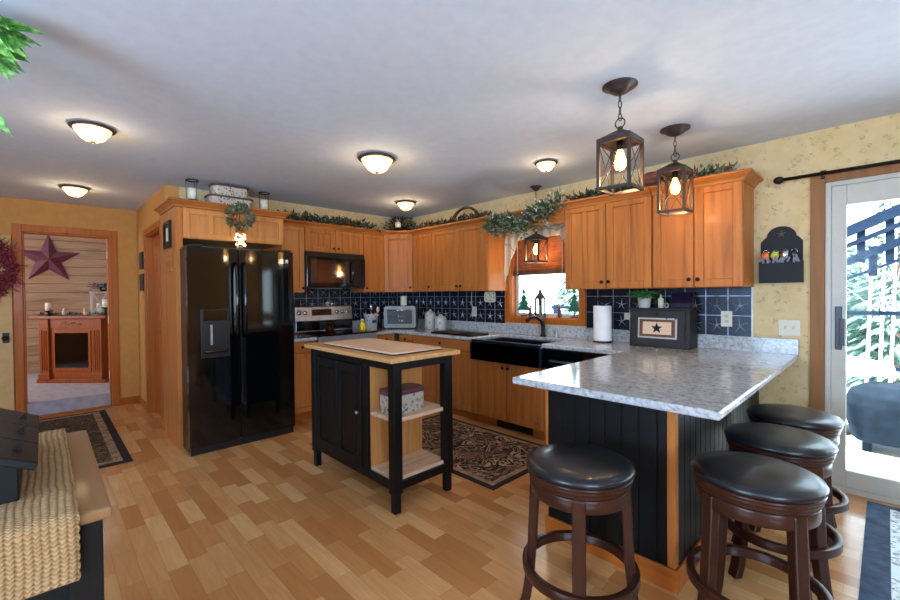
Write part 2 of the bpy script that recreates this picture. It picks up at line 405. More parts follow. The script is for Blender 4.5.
# hall side wall with a door opening (X -1.02..-.16)
HY = -2.95
m = MB(); m.box(XL, -1.06, HY, HY+.12, 0, CEIL); m.box(-1.06, -.2, HY, HY+.12, 2.05, CEIL); m.box(-.2, 0, HY, HY+.12, 0, CEIL)
struct(m.build('wall_hall_side', 'golden_wall'))
m = MB(); m.box(XL-.12, XL, YB, -3.98, 0, CEIL); m.box(XL-.12, XL, -3.98, -3.225, 2.085, CEIL); m.box(XL-.12, XL, -3.225, HY+.12, 0, CEIL)
struct(m.build('wall_hall_end', 'golden_wall'))
m = MB(); m.box(XL, 3.0, YB-.1, YB, 0, CEIL); m.box(3.0, 4.8, YB-.1, YB, 0, .7); m.box(3.0, 4.8, YB-.1, YB, 2.2, CEIL); m.box(4.8, XR, YB-.1, YB, 0, CEIL); struct(m.build('wall_rear', 'golden_wall'))
m = MB(); m.box(XR, XR+.1, YB, -6.4, 0, CEIL); m.box(XR, XR+.1, -6.4, -4.2, 0, .7); m.box(XR, XR+.1, -6.4, -4.2, 2.2, CEIL); m.box(XR, XR+.1, -4.2, 0, 0, CEIL); struct(m.build('wall_right', 'golden_wall'))
# den beyond the doorway: one step up
m = MB(); m.box(-4.6, XL-.12, -6, -2.83, .0, .165); m.box(XL-.12, XL-.001, -3.98, -3.225, .0, .165); struct(m.build('floor_den', 'carpet'))
struct(B(-4.6, XL-.001, -6.1, -2.83, 2.541, 2.7).build('ceiling_den', 'ceiling_paint'))
m = MB(); zz = .165; k = 0
while zz < 2.4:
    h = .14; m.box(-4.5, -4.4-.004*(k % 3), -6, -2.9, zz+.006, zz+h); m.box(-4.5, -4.425, -6, -2.9, zz, zz+.006); zz += h; k += 1
struct(m.build('wall_den_planks', 'pine_y', bevel=.003))
struct(B(-4.6, XL-.12, -2.9, -2.83, .165, 2.54).build('wall_den_right', 'pine_y'))
struct(B(-4.6, XL-.12, -6.1, -6, .165, 2.54).build('wall_den_left', 'golden_wall'))
# doorway casing to the den
m = MB(); X0 = XL; c = .075
m.box(X0, X0+.018, -3.98-c, -3.98, 0, 2.085+c); m.box(X0, X0+.018, -3.225, -3.225+c, 0, 2.085+c); m.box(X0, X0+.018, -3.98, -3.225, 2.085, 2.085+c)
m.box(X0-.13, X0, -3.98, -3.962, 0, 2.085); m.box(X0-.13, X0, -3.243, -3.225, 0, 2.085); m.box(X0-.13, X0, -3.962, -3.243, 2.067, 2.085)
t1 = struct(m.build('trim_1', 'trim_oak_z', bevel=.004))
struct(B(X0, X0+.07, -3.962, -3.243, 0, .02).build('trim_2', 'trim_oak_y', bevel=.005))
m = MB()
for z in (.35, 1.02, 1.82): m.box(X0-.06, X0-.02, -3.247, -3.243, z, z+.09)
m.build('hinge', 'cream', t1)
# cream door beside the doorway, with knob
d = MB(); d.box(X0, X0+.035, -4.9, -4.062, .01, 2.03)
d3 = struct(d.build('door_3', 'cream_door', bevel=.003))
m = MB(); m.box(X0+.035, X0+.042, -4.14, -4.09, .86, .97); m.tube([(X0+.04, -4.12, .915), (X0+.09, -4.12, .915)], .009); m.ball((X0+.1, -4.12, .915), .026, 12); m.build('door_knob', 'black_metal', d3)
# hall side door with casing (seen edge-on)
m = MB(); c = .07
m.box(-1.06-c, -1.06, HY-.018, HY, 0, 2.05+c); m.box(-.2, -.2+c, HY-.018, HY, 0, 2.05+c); m.box(-1.06, -.2, HY-.018, HY, 2.05, 2.05+c)
m.box(-1.06, -1.045, HY, HY+.12, 0, 2.05); m.box(-.215, -.2, HY, HY+.12, 0, 2.05); m.box(-1.045, -.215, HY, HY+.12, 2.035, 2.05)
struct(m.build('trim_3', 'trim_oak_z', bevel=.004))
m = MB(); y0 = HY+.06; m.box(-1.045, -.215, y0, y0+.035, .005, 2.035)
for z0, z1 in ((.2, .95), (1.08, 1.9)):
    for x0, x1 in ((-.96, -.68), (-.58, -.3)): m.box(x0, x1, y0-.006, y0+.001, z0, z1)
d2 = struct(m.build('door_2', 'trim_oak_z', bevel=.006))
m = MB(); m.lathe(-.29, 0, [(.028, 0), (.028, .006), (.01, .012), (.01, .035), (.026, .05), (.028, .062), (.018, .075), (0, .077)], 16)
bmesh.ops.rotate(m.bm, verts=m.bm.verts[:], cent=(0, 0, 0), matrix=Matrix.Rotation(R(90), 3, 'X')); bmesh.ops.translate(m.bm, verts=m.bm.verts[:], vec=(0, y0, .98))
m.build('door_knob', 'brass' if 'brass' in M else 'copper', d2)
# baseboards
struct(B(XL, XL+.012, -3.149, HY-.001, 0, .085).build('baseboard_left', 'trim_oak_z', bevel=.003))
m = MB(); m.box(XL+.012, -1.13, HY-.012, HY, 0, .085); m.box(-.13, -.005, HY-.012, HY, 0, .085); struct(m.build('baseboard_hall', 'trim_oak_x', bevel=.003))
struct(B(4.49, 4.545, -.012, 0, 0, .085).build('baseboard_back', 'trim_oak_x', bevel=.003))

# kitchen window
m = MB(); c = .07
m.box(WX0-c, WX0, -.02, 0, WZ0-.06, WZ1+c); m.box(WX1, WX1+c, -.02, 0, WZ0-.06, WZ1+c); m.box(WX0, WX1, -.02, 0, WZ1, WZ1+c); m.box(WX0, WX1, -.02, 0, WZ0-.06, WZ0)
m.box(WX0, WX1, 0, .09, WZ0, WZ0+.012); m.box(WX0, WX0+.012, 0, .09, WZ0, WZ1); m.box(WX1-.012, WX1, 0, .09, WZ0, WZ1)
w1 = struct(m.build('window_1', 'trim_oak_z', bevel=.003))
m = MB(); a, b_, z0, z1 = WX0+.012, WX1-.012, WZ0+.012, WZ1
m.box(a, a+.035, .085, .12, z0, z1); m.box(b_-.035, b_, .085, .12, z0, z1); m.box(a+.035, b_-.035, .085, .12, z0, z0+.035); m.box(a+.035, b_-.035, .085, .12, z1-.04, z1)
m.box(a+.035, b_-.035, .085, .12, 1.575, 1.60)
m.build('window_sash', 'white_paint', w1, bevel=.003)
B(a+.035, b_-.035, .1, .104, z0+.035, z1-.04).build('window_pane', 'pane', w1)
# patio door
m = MB(); c = .075
m.box(DX0-c, DX0, -.02, 0, 0, DZ1+c); m.box(DX1, DX1+c, -.02, 0, 0, DZ1+c); m.box(DX0, DX1, -.02, 0, DZ1, DZ1+c)
dd = struct(m.build('door_1', 'brown_trim', bevel=.003))
m = MB(); m.box(DX0, DX0+.03, 0, .12, 0, DZ1); m.box(DX1-.03, DX1, 0, .12, 0, DZ1); m.box(DX0+.03, DX1-.03, 0, .12, DZ1-.03, DZ1); m.box(DX0+.03, DX1-.03, 0, .12, 0, .035)
m.build('door_frame', 'white_paint', dd, bevel=.003)
mid = (DX0+DX1)/2
for i, (x0, x1, y) in enumerate(((DX0+.03, mid+.04, .012), (mid-.04, DX1-.03, .062))):
    m = MB(); s = .075; m.box(x0, x0+s, y, y+.04, .035, DZ1-.03); m.box(x1-s, x1, y, y+.04, .035, DZ1-.03); m.box(x0+s, x1-s, y, y+.04, .035, .145); m.box(x0+s, x1-s, y, y+.04, DZ1-.16, DZ1-.03)
    pl = m.build('sliding_panel', 'white_paint', dd, bevel=.004)
    B(x0+s, x1-s, y+.018, y+.022, .145, DZ1-.16).build('door_pane', 'pane', pl)
    if i == 0:
        m = MB(); m.box(x0+.02, x0+.055, y-.012, y, .95, 1.24); m.box(x0+.045, x0+.07, y-.045, y-.03, .98, 1.16); m.box(x0+.045, x0+.06, y-.03, y-.012, .98, 1.0); m.box(x0+.045, x0+.06, y-.03, y-.012, 1.14, 1.16)
        m.build('door_handle', 'black_plastic', pl, bevel=.003)
m = MB(); c = .07; a, b_ = 6.6, 7.8
m.box(a-c, a, -.02, 0, .9-c, 2.0+c); m.box(b_, b_+c, -.02, 0, .9-c, 2.0+c); m.box(a, b_, -.02, 0, 2.0, 2.0+c); m.box(a, b_, -.02, 0, .9-c, .9)
w2 = struct(m.build('window_2', 'trim_oak_z', bevel=.003))
m = MB(); m.box(a, a+.05, .06, .1, .9, 2.0); m.box(b_-.05, b_, .06, .1, .9, 2.0); m.box(a+.05, b_-.05, .06, .1, .9, .95); m.box(a+.05, b_-.05, .06, .1, 1.95, 2.0); m.box(7.18, 7.22, .06, .1, .95, 1.95); m.build('window_sash', 'white_paint', w2)
# curtain rod
t0 = thing('curtain_rod', (4.36, -.08, 2.14), 'black metal curtain rod above the sliding glass door', 'curtain rod')
m = MB(); m.tube([(4.38, -.08, 2.125), (6.5, -.08, 2.125)], .012, 10); m.build('rod', 'black_metal', t0)
for x in (4.37, 6.52):
    m = MB(); m.ball((x, -.08, 2.125), .027, 12, sc=(1.2, 1, 1)); m.build('finial', 'black_metal', t0)
for x in (4.6, 6.42):
    m = MB(); m.box(x-.008, x+.008, -.08, 0, 2.10, 2.112); m.box(x-.015, x+.015, -.008, 0, 2.07, 2.16); m.build('bracket', 'black_metal', t0)

# pressed tin backsplash with stars
def backsplash(name, axis, u0, u1, zt, label_struct):
    m = MB(); s = .152; off = .012
    def P(u, w, z): return (u, -w, z) if axis == 'x' else (w, u, z)
    def bx(u0, u1, w0, w1, z0, z1, mi):
        if axis == 'x': m.box(u0, u1, -w1, -w0, z0, z1, mi=mi)
        else: m.box(w0, w1, u0, u1, z0, z1, mi=mi)
    bx(u0, u1, .001, .006, 1.0, zt, 0)
    u = u1 if axis == 'x' else u1
    n = int((u1-u0)/s)+1
    for i in range(n+1):
        uu = u1-i*s
        if uu < u0-.0001: break
        bx(max(uu-.002, u0), min(uu+.002, u1), .006, .010, 1.0, zt, 1)
    for z in (1.008+s, 1.008+2*s): bx(u0, u1, .006, .0095, z-.002, z+.002, 1)
    for i in range(n):
        for j in range(3):
            cu, cz = u1-(i+.5)*s, 1.008+(j+.5)*s
            if cu-.06 < u0: continue
            a0 = random.uniform(-.15, .15)
            for k in range(5):
                a = pi/2+k*2*pi/5+a0; L = .062
                tip = (cu+cos(a)*L, cz+sin(a)*L)
                if tip[1] > zt-.004: continue
                pa = (cu+cos(a+pi/2)*.006, cz+sin(a+pi/2)*.006); pb = (cu-cos(a+pi/2)*.006, cz-sin(a+pi/2)*.006)
                if cz > zt-.01: continue
                q = [m.bm.verts.new(P(x, w, z)) for (x, z), w in ((pa, .006), (tip, .006), (pb, .006), ((cu, cz), .016))]
                for f in ((0, 1, 3), (1, 2, 3)): m.bm.faces.new([q[t] for t in f]).material_index = 1
    return struct(m.build(name, ['tile', 'tile_line']))
backsplash('trim_4', 'x', .0, WX0-.075, UB+.01, '')
backsplash('trim_5', 'x', WX1+.075, 4.20, UB+.01, '')
struct(B(4.20, 4.212, -.012, 0, CT+.11, UB).build('trim_7', 'white_plastic'))
backsplash('trim_6', 'y', -2.03, -.002, 1.44, '')

# ------------------------------------------------------------------ cabinetry
def face_door(par, axis, u0, u1, w, z0, z1, mat='oak_z', knob=None, name='door', mull=0, rail=.058, d=.02):
    """a frame-and-panel front; axis 'x': lies along X facing -Y with outer plane Y=-w; 'y': along Y facing +X, outer plane X=w"""
    m = MB(); g = .0035; u0 += g; u1 -= g; z0 += g; z1 -= g
    def bx(a, b, p, q, z0, z1, mb=None):
        mb = mb or m
        if axis == 'x': mb.box(a, b, -q, -p, z0, z1)
        else: mb.box(p, q, a, b, z0, z1)
    r = min(rail, (u1-u0)*.25, (z1-z0)*.35)
    bx(u0, u0+r, w-d, w, z0, z1); bx(u1-r, u1, w-d, w, z0, z1); bx(u0+r, u1-r, w-d, w, z0, z0+r); bx(u0+r, u1-r, w-d, w, z1-r, z1)
    bx(u0+r, u1-r, w-d, w-.012, z0+r, z1-r)
    for k in range(mull):
        c = u0+(u1-u0)*(k+1)/(mull+1); bx(c-.022, c+.022, w-.009, w-.0005, z0+r, z1-r)
    o = m.build(name, mat, par, bevel=.0035)
    if knob:
        ku, kz = knob; kb = MB(); kb.lathe(0, 0, [(.006, 0), (.006, .014), (.014, .018), (.015, .026), (.009, .031), (0, .032)], 12)
        vs = kb.bm.verts[:]
        if axis == 'x': bmesh.ops.rotate(kb.bm, verts=vs, cent=(0, 0, 0), matrix=Matrix.Rotation(R(90), 3, 'X')); bmesh.ops.translate(kb.bm, verts=vs, vec=(ku, -w, kz))
        else: bmesh.ops.rotate(kb.bm, verts=vs, cent=(0, 0, 0), matrix=Matrix.Rotation(R(90), 3, 'Y')); bmesh.ops.translate(kb.bm, verts=vs, vec=(w, ku, kz))
        kb.build('knob', 'black_metal', o)
    return o
def crown(par, path, mat='oak_x', z=UT+.0, closed_ends=True):
    """sweep a crown profile outwards along a path of (x, y, outward normal mitre vector)"""
    prof = [(0, -.022), (.010, -.018), (.014, -.004), (.042, .02), (.058, .026), (.058, .042), (0, .042)]
    m = MB(); rings = [[m.bm.verts.new((x+nx*a, y+ny*a, z+b)) for a, b in prof] for x, y, nx, ny in path]
    n = len(prof)
    for a, b in zip(rings, rings[1:]):
        for k in range(n): m.bm.faces.new((a[k], a[(k+1) % n], b[(k+1) % n], b[k]))
    m.bm.faces.new(rings[0][::-1]); m.bm.faces.new(rings[-1])
    return m.build('crown_moulding', mat, par)
D = .33; F_ = .35
def upper_x(x0, x1, splits, label, knobs, mulls=None, ends=(0, 0), name='upper_cabinet', z0=UB, gl=0):
    t = thing(name, ((x0+x1)/2, -.165, z0), label, 'cabinet', 'honey oak wall cabinets')
    B(x0+.0005, x1-.0005, -D, -.001 if z0 > 1.4 else -.012, z0, UT).build('carcass', 'oak_z', t, bevel=.001)
    e = [x0]+splits+[x1]
    for i in range(len(e)-1):
        k = knobs[i]; ku = e[i]+.03 if k == 'l' else e[i+1]-.03
        face_door(t, 'x', e[i], e[i+1], F_, z0, UT-.004, knob=(ku, z0+.06), mull=(mulls or [0]*9)[i])
    path = [(x0, -F_, 0, -1), (x1, -F_, 0, -1)]
    if ends[1]: path = [(x0, -F_, 0, -1), (x1, -F_, 1, -1), (x1, -.002, 1, 0)]
    if ends[0]: path = [(x0, -.002, -1, 0), (x0, -F_, -1, -1), (x1, -F_, 0, -1)]
    crown(t, path); return t
def upper_y(y0, y1, splits, label, knobs, z0=UB, mulls=None, d=D, zt=UT, name='upper_cabinet', mat='oak'):
    t = thing(name, (d/2, (y0+y1)/2, z0), label, 'cabinet', 'honey oak wall cabinets')
    B(.012, d, y0+.0005, y1-.0005, z0, zt).build('carcass', mat+'_z', t, bevel=.001)
    e = [y0]+splits+[y1]
    for i in range(len(e)-1):
        k = knobs[i]; ku = e[i]+.03 if k == 'l' else e[i+1]-.03
        face_door(t, 'y', e[i], e[i+1], d+.02, z0, zt-.004, mat=mat+'_z', knob=(ku, z0+.05) if k else None, mull=(mulls or [0]*9)[i])
    return t
# wall with window
upper_x(.615, .975, [], 'narrow oak wall cabinet just right of the diagonal corner cabinet', ['r'], name='upper_cabinet')
upper_x(.981, 1.902, [1.462], 'two-door oak wall cabinet left of the kitchen window', ['r', 'l'], [0, 0], name='upper_cabinet')
upper_x(2.836, 3.607, [3.23], 'two-door oak wall cabinet just right of the kitchen window', ['r', 'l'], [1, 1], name='upper_cabinet')
upper_x(3.613, 4.213, [3.909], 'two-door oak wall cabinet at right end, behind the second pendant', ['r', 'l'], [0, 0], (0, 1), name='upper_cabinet')
# valance board over the window
t0 = thing('valance_board', (2.37, -.33, 2.0), 'plain oak valance board bridging the cabinets over the window', 'valance')
B(1.9045, 2.8335, -.35, -.33, 2.0, UT).build('board', 'oak_x', t0, bevel=.002)
crown(t0, [(1.9045, -F_, 0, -1), (2.8335, -F_, 0, -1)])
# range wall
t0 = upper_y(-.922, -.612, [], 'single-door oak wall cabinet between microwave and corner cabinet', ['l']); crown(t0, [(.35, -.922, 1, 0), (.35, -.612, 1, 0)], 'oak_y')
t0 = upper_y(-1.69, -.925, [-1.31], 'short two-door oak cabinet directly above the black microwave', ['r', 'l'], z0=1.845, mulls=[1, 1]); crown(t0, [(.35, -1.69, 1, 0), (.35, -.925, 1, 0)], 'oak_y')
t0 = upper_y(-2.03, -1.694, [], 'narrow tall oak wall cabinet squeezed between refrigerator and microwave', ['r'], mat='pale_oak'); crown(t0, [(.35, -2.03, 1, 0), (.35, -1.694, 1, 0)], 'oak_y')
# diagonal corner cabinet
t0 = thing('corner_cabinet', (.2, -.2, UB), 'diagonal oak corner wall cabinet above the toaster oven', 'cabinet', 'honey oak wall cabinets')
m = MB(); m.prism([(.012, -.012, UB), (.012, -.609, UB), (.33, -.609, UB), (.612, -.33, UB), (.612, -.012, UB)], (0, 0, UT-UB)); m.build('carcass', 'oak_z', t0)
dgl = math.hypot(.262, .26); m = MB()
dd_ = face_door(t0, 'x', 0.0, dgl, .02, UB, UT-.004, knob=(dgl-.03, UB+.06))
org = ORG[t0.as_pointer()]
for o_ in (dd_,)+tuple(dd_.children):
    for v in o_.data.vertices:
        p = v.co+org; q = Matrix.Rotation(R(44.8), 3, 'Z') @ p; v.co = q+Vector((.344, -.609, 0))-org
s2 = .7071
crown(t0, [(.35, -.606, .92, -.38), (.614, -.344, .38, -.92)])
# refrigerator surround: tall end panel + cabinet over
t0 = thing('refrigerator_cabinet', (.3, -2.5, 0), 'oak surround with tall side panel and cabinet over the refrigerator', 'cabinet')
B(.0, .60, -2.985, -2.965, 0, 2.16).build('side_panel', 'oak_z', t0, bevel=.001)
B(.585, .605, -2.986, -2.93, 0, 2.16).build('face_stile', 'oak_z', t0, bevel=.001)
B(.012, .60, -2.05, -2.035, CT+.01, 2.16).build('side_panel', 'oak_z', t0, bevel=.001)
B(.012, .60, -2.964, -2.051, 1.86, 2.16).build('carcass', 'pale_oak_y', t0)
for y0, y1 in ((-2.93, -2.485), (-2.485, -2.04)): face_door(t0, 'y', y0, y1, .62, 1.86, 2.13, mat='pale_oak_z', mull=1, rail=.05)
crown(t0, [(.0, -2.986, 0, -1), (.62, -2.986, 1, -1), (.62, -2.035, 1, 1), (.36, -2.035, 0, 1)], 'oak_y', z=2.15)
# base cabinets
def base_x(x0, x1, label, dr, doors, mat='oak', top=CT-.037, wide=False):
    t = thing('base_cabinet', ((x0+x1)/2, -.3, 0), label, 'cabinet', 'honey oak base cabinets')
    B(x0+.0005, x1-.0005, -.60, -.002, .10, top).build('carcass', mat+'_z', t, bevel=.001)
    B(x0+.001, x1-.001, -.53, -.05, 0, .10).build('toe_kick', 'trim_oak_x', t)
    if dr:
        e = dr
        for a, b in zip(e, e[1:]): face_door(t, 'x', a, b, .62, .735, top-.004, mat=mat+'_x', name='drawer', knob=((a+b)/2, .80), rail=.02)
    e = doors; z1 = .73 if dr else top
    for i, (a, b) in enumerate(zip(e, e[1:])):
        ku = b-.03 if (i == 0 and len(e) > 2) or len(e) == 2 else a+.03
        face_door(t, 'x', a, b, .62, .105, z1, knob=(ku, z1-.05), mat=mat+'_z')
    return t
base_x(.66, .945, 'narrow oak base cabinet with small drawer beside the inside corner', [.66, .945], [.66, .945])
base_x(.948, 1.915, 'wide-drawer oak base cabinet left of the black farmhouse sink', [.948, 1.915], [.948, 1.43, 1.915])
# sink base
t = base_x(1.918, 2.79, 'two-door oak base cabinet under the black farmhouse sink', None, [1.918, 2.354, 2.79], top=.675)
t0 = B(2.17, 2.60, -.542, -.531, .012, .085).build('toe_kick_vent', 'black_metal'); tag(t0, 'black floor register set in the toe kick below the sink', 'vent')
# range-side base cabinets
def base_y(y0, y1, label, x1=.62):
    t = thing('base_cabinet', (.3, (y0+y1)/2, 0), label, 'cabinet', 'honey oak base cabinets')
    B(.002, .60, y0+.0005, y1-.0005, .10, CT-.037).build('carcass', 'oak_z', t); B(.05, .53, y0+.001, y1-.001, 0, .1).build('toe_kick', 'trim_oak_y', t)
    face_door(t, 'y', y0, y1, .62, .735, CT-.041, mat='oak_y', name='drawer', rail=.02, knob=((y0+y1)/2, .80)); face_door(t, 'y', y0, y1, .62, .105, .73, knob=(y1-.03, .68), rail=.05)
base_y(-2.03, -1.70, 'oak base cabinet with drawer between refrigerator and range')
base_y(-.935, -.655, 'narrow oak base cabinet right of the range')
# dishwasher
t0 = thing('dishwasher', (3.1, -.3, 0), 'black built-in dishwasher right of the farmhouse sink', 'dishwasher')
B(2.80, 3.39, -.59, -.01, .10, CT-.038).build('body', 'black_plastic', t0)
m = MB(); m.box(2.802, 3.388, -.62, -.59, .11, .72); m.build('door', 'black_gloss', t0, bevel=.004)
B(2.802, 3.388, -.625, -.59, .725, CT-.045).build('control_panel', 'black_gloss', t0, bevel=.004)
m = MB(); m.tube([(2.86, -.655, .755), (3.33, -.655, .755)], .009); m.box(2.86, 2.875, -.655, -.62, .75, .76); m.box(3.315, 3.33, -.655, -.62, .75, .76); m.build('handle', 'steel', t0)
B(2.81, 3.38, -.54, -.50, .0, .10).build('toe_kick', 'black_plastic', t0)
# peninsula
t0 = thing('peninsula_base', (3.9, -.9, 0), 'black beadboard peninsula base with oak corner post under granite bar', 'peninsula')
B(3.60, 4.20, -1.76, -.02, .0, CT-.037).build('carcass', 'oak_z', t0)
def bead(u0, u1, axis, w, z0, z1, step=.083):
    m = MB(); u = u0
    while u < u1-.001:
        a, b = u, min(u+step, u1)
        if axis == 'x': m.box(a+.0035, b-.0035, w, w+.012, z0, z1); m.box(a, b, w+.006, w+.018, z0, z1)
        else: m.box(w-.012, w, a+.0035, b-.0035, z0, z1); m.box(w-.018, w-.006, a, b, z0, z1)
        u += step
    return m
bead(3.588, 4.213, 'x', -1.80, .1, CT-.037).build('end_panel', 'black_paint', t0, bevel=.002)
bead(-1.758, -.02, 'y', 4.247, .1, CT-.037).build('side_panel', 'black_paint', t0, bevel=.002)
B(4.213, 4.249, -1.802, -1.762, .1, CT-.037).build('corner_post', 'oak_z', t0, bevel=.002)
B(3.570, 3.588, -1.80, -1.72, .0, CT-.037).build('edge_stile', 'oak_z', t0, bevel=.002)
m = MB(); m.box(3.575, 4.262, -1.815, -1.80, 0, .10); m.box(4.249, 4.262, -1.80, -.02, 0, .10); m.build('baseboard', 'trim_oak_x', t0, bevel=.004)
# granite worktop (one continuous piece), second small piece, upstands
def poly(pts, z0, z1):
    m = MB(); m.prism([(x, y, z0) for x, y in pts], (0, 0, z1-z0)); return m
t0 = thing('granite_countertop', (2, -.3, CT-.036), 'long speckled granite countertop running from range to peninsula bar', 'countertop')
poly([(.003, -.003), (.003, -.935), (.645, -.935), (.645, -.645), (1.94, -.645), (1.94, -.15), (2.772, -.15), (2.772, -.645), (3.505, -.645), (3.505, -2.018), (4.473, -2.018), (4.473, -.003)], CT-.036, CT).build('slab', 'granite', t0, bevel=.009, seg=3)
m = MB(); m.box(.022, 4.473, -.022, -.013, CT, 1.006); m.box(.012, .022, -.935, -.022, CT, 1.006); m.build('upstand', 'granite', t0, bevel=.002)
t1 = poly([(.003, -2.033), (.003, -1.702), (.645, -1.702), (.645, -2.033)], CT-.036, CT).build('small_countertop', 'granite', bevel=.006); tag(t1, 'small piece of granite countertop between refrigerator and range', 'countertop')
# farmhouse sink
t0 = thing('farmhouse_sink', (2.356, -.4, .68), 'black apron-front farmhouse sink below the kitchen window', 'sink')
m = MB(); x0, x1, y0, y1, z0, z1 = 1.925, 2.785, -.672, -.135, .678, CT-.037; w = .028
zr = CT-.012
m.box(1.945, 2.767, -.672, -.64, z0, zr); m.box(x0, x1, -.672, -.628, z0, z1)
m.box(1.943, 1.965, -.64, -.155, z0, z1); m.box(2.747, 2.769, -.64, -.155, z0, z1); m.box(1.943, 2.769, -.18, -.152, z0, z1); m.box(1.943, 2.769, -.64, -.155, z0, z0+.02)
m.build('basin', 'sink_black', t0, bevel=.006)
m = MB(); m.lathe(2.356, -.38, [(.04, z0+.0205), (.04, z0+.024), (0, z0+.025)], 16); m.build('drain', 'steel', t0)
# faucet
t0 = thing('kitchen_faucet', (2.36, -.09, CT), 'black gooseneck pull-out faucet behind the farmhouse sink', 'faucet')
m = MB(); m.lathe(2.42, -.085, [(.033, CT), (.03, CT+.012), (.021, CT+.03), (.02, CT+.15), (.015, CT+.17), (0, CT+.17)], 20); m.build('body', 'black_metal', t0)
m = MB(); m.tube([(2.42, -.085, CT+.10), (2.415, -.12, CT+.17), (2.40, -.18, CT+.205), (2.38, -.25, CT+.20), (2.37, -.30, CT+.17)], [.017, .017, .017, .018, .02], 12); m.build('spout', 'black_metal', t0)
m = MB(); m.tube([(2.42, -.085, CT+.16), (2.40, -.10, CT+.20), (2.34, -.13, CT+.245)], [.013, .011, .008], 10); m.build('lever', 'black_metal', t0)
t0 = thing('soap_dispenser', (2.58, -.09, CT), 'short steel soap pump behind the sink', 'soap dispenser')
m = MB(); m.lathe(2.58, -.09, [(.018, CT), (.014, CT+.01), (.008, CT+.04), (.008, CT+.07), (0, CT+.07)], 14); m.build('base', 'steel', t0)
m = MB(); m.tube([(2.58, -.09, CT+.065), (2.575, -.13, CT+.07)], .006); m.build('spout', 'steel', t0)

# ------------------------------------------------------------------ refrigerator
FX = .88; FY0, FY1 = -2.958, -2.056; ms = -2.555
t0 = thing('refrigerator', (.5, -2.5, 0), 'glossy black side-by-side refrigerator with ice and water dispenser', 'refrigerator')
B(.03, FX-.075, FY0+.005, FY1-.005, .02, 1.765).build('body', 'black_plastic', t0, bevel=.004)
def fdoor(y0, y1):
    m = MB(); n = 10; pts = []
    for k in range(n+1):
        s = k/n; y = y0+(y1-y0)*s; bulge = .006*(1-(2*s-1)**2)
        pts.append((FX-.012+bulge, y, .065))
    m.prism([(FX-.07, y0, .065)]+pts+[(FX-.07, y1, .065)], (0, 0, 1.70))
    return m
a = fdoor(FY0, ms-.003).build('door', 'black_gloss', t0, bevel=.005); b_ = fdoor(ms+.003, FY1).build('door', 'black_gloss', t0, bevel=.005)
for o_, y in ((a, ms-.035), (b_, ms+.035)):
    m = MB(); m.tube([(FX+.0, y, .98), (FX+.045, y, 1.02), (FX+.052, y, 1.3), (FX+.045, y, 1.60), (FX, y, 1.64)], .013, 10); m.build('handle', 'black_gloss', o_)
m = MB(); dx = FX+.012; m.box(dx-.006, dx+.006, -2.87, -2.645, .82, 1.235); di = m.build('dispenser', 'black_plastic', a, bevel=.004)
t = MB(); t.box(dx+.006, dx+.009, -2.85, -2.665, 1.135, 1.225); t.build('dispenser_panel', 'black_gloss', a)
t = MB(); t.box(dx+.006, dx+.008, -2.845, -2.67, .90, 1.11); t.build('dispenser_niche', 'black_plastic', a)
t = MB(); t.lathe(dx+.004, -2.757, [(.09, .86), (.1, .875), (.1, .885), (.0, .885)], 20, sx=.5); t.build('drip_tray', 'black_gloss', a)
t = MB(); t.box(dx+.008, dx+.022, -2.80, -2.785, .93, 1.1); t.build('dispenser_lever', 'steel', a)
B(FX-.075, FX-.03, FY0+.01, FY1-.01, .0, .06).build('toe_grille', 'black_plastic', t0)
for y in (FY0+.02, FY1-.12): B(FX-.11, FX-.01, y, y+.1, 1.765, 1.785).build('hinge_cover', 'black_plastic', t0, bevel=.003)
m = MB(); m.box(FX-.001, FX+.0018, FY1-.085, FY1-.055, 1.655, 1.69); m.build('badge', 'steel', b_)
# ------------------------------------------------------------------ range
RY0, RY1 = -1.695, -.94
t0 = thing('range', (.35, -1.3, 0), 'stainless electric range with black glass cooktop and oven', 'range')
B(.03, .63, RY0, RY1, .0, .895).build('body', 'black_plastic', t0, bevel=.002)
B(.08, .665, RY0, RY1, .897, .915).build('cooktop', 'black_gloss', t0, bevel=.003)
m = MB(); m.box(.63, .655, RY0+.004, RY1-.004, .21, .80); od = m.build('oven_door', 'steel', t0, bevel=.004)
B(.655, .658, RY0+.12, RY1-.12, .34, .66).build('oven_window', 'black_gloss', od)
m = MB(); m.tube([(.70, RY0+.05, .765), (.70, RY1-.05, .765)], .012, 10); m.box(.655, .70, RY0+.07, RY0+.09, .757, .773); m.box(.655, .70, RY1-.09, RY1-.07, .757, .773); m.build('handle', 'steel', od)
B(.63, .652, RY0+.004, RY1-.004, .03, .20).build('drawer', 'steel', t0, bevel=.004)
B(.63, .66, RY0+.002, RY1-.002, .81, .893).build('front_trim', 'steel', t0, bevel=.003)
m = MB(); m.prism([(.015, RY0, .91), (.10, RY0, .91), (.095, RY0, 1.03), (.075, RY0, 1.205), (.055, RY0, 1.215), (.015, RY0, 1.215)], (0, RY1-RY0, 0)); bgd = m.build('control_panel', 'steel', t0, bevel=.004)
m = MB(); m.prism([(.101, RY0+.005, .92), (.0985, RY0+.005, 1.04), (.094, RY0+.005, 1.04), (.094, RY0+.005, .92)], (0, RY1-RY0-.01, 0)); m.build('panel_glass', 'black_gloss', t0)
m = MB(); yc = -1.36
m.prism([(.089, yc-.13, 1.10), (.0815, yc-.13, 1.175), (.079, yc-.13, 1.175), (.0865, yc-.13, 1.10)], (0, .26, 0)); m.build('display', 'black_gloss', bgd)
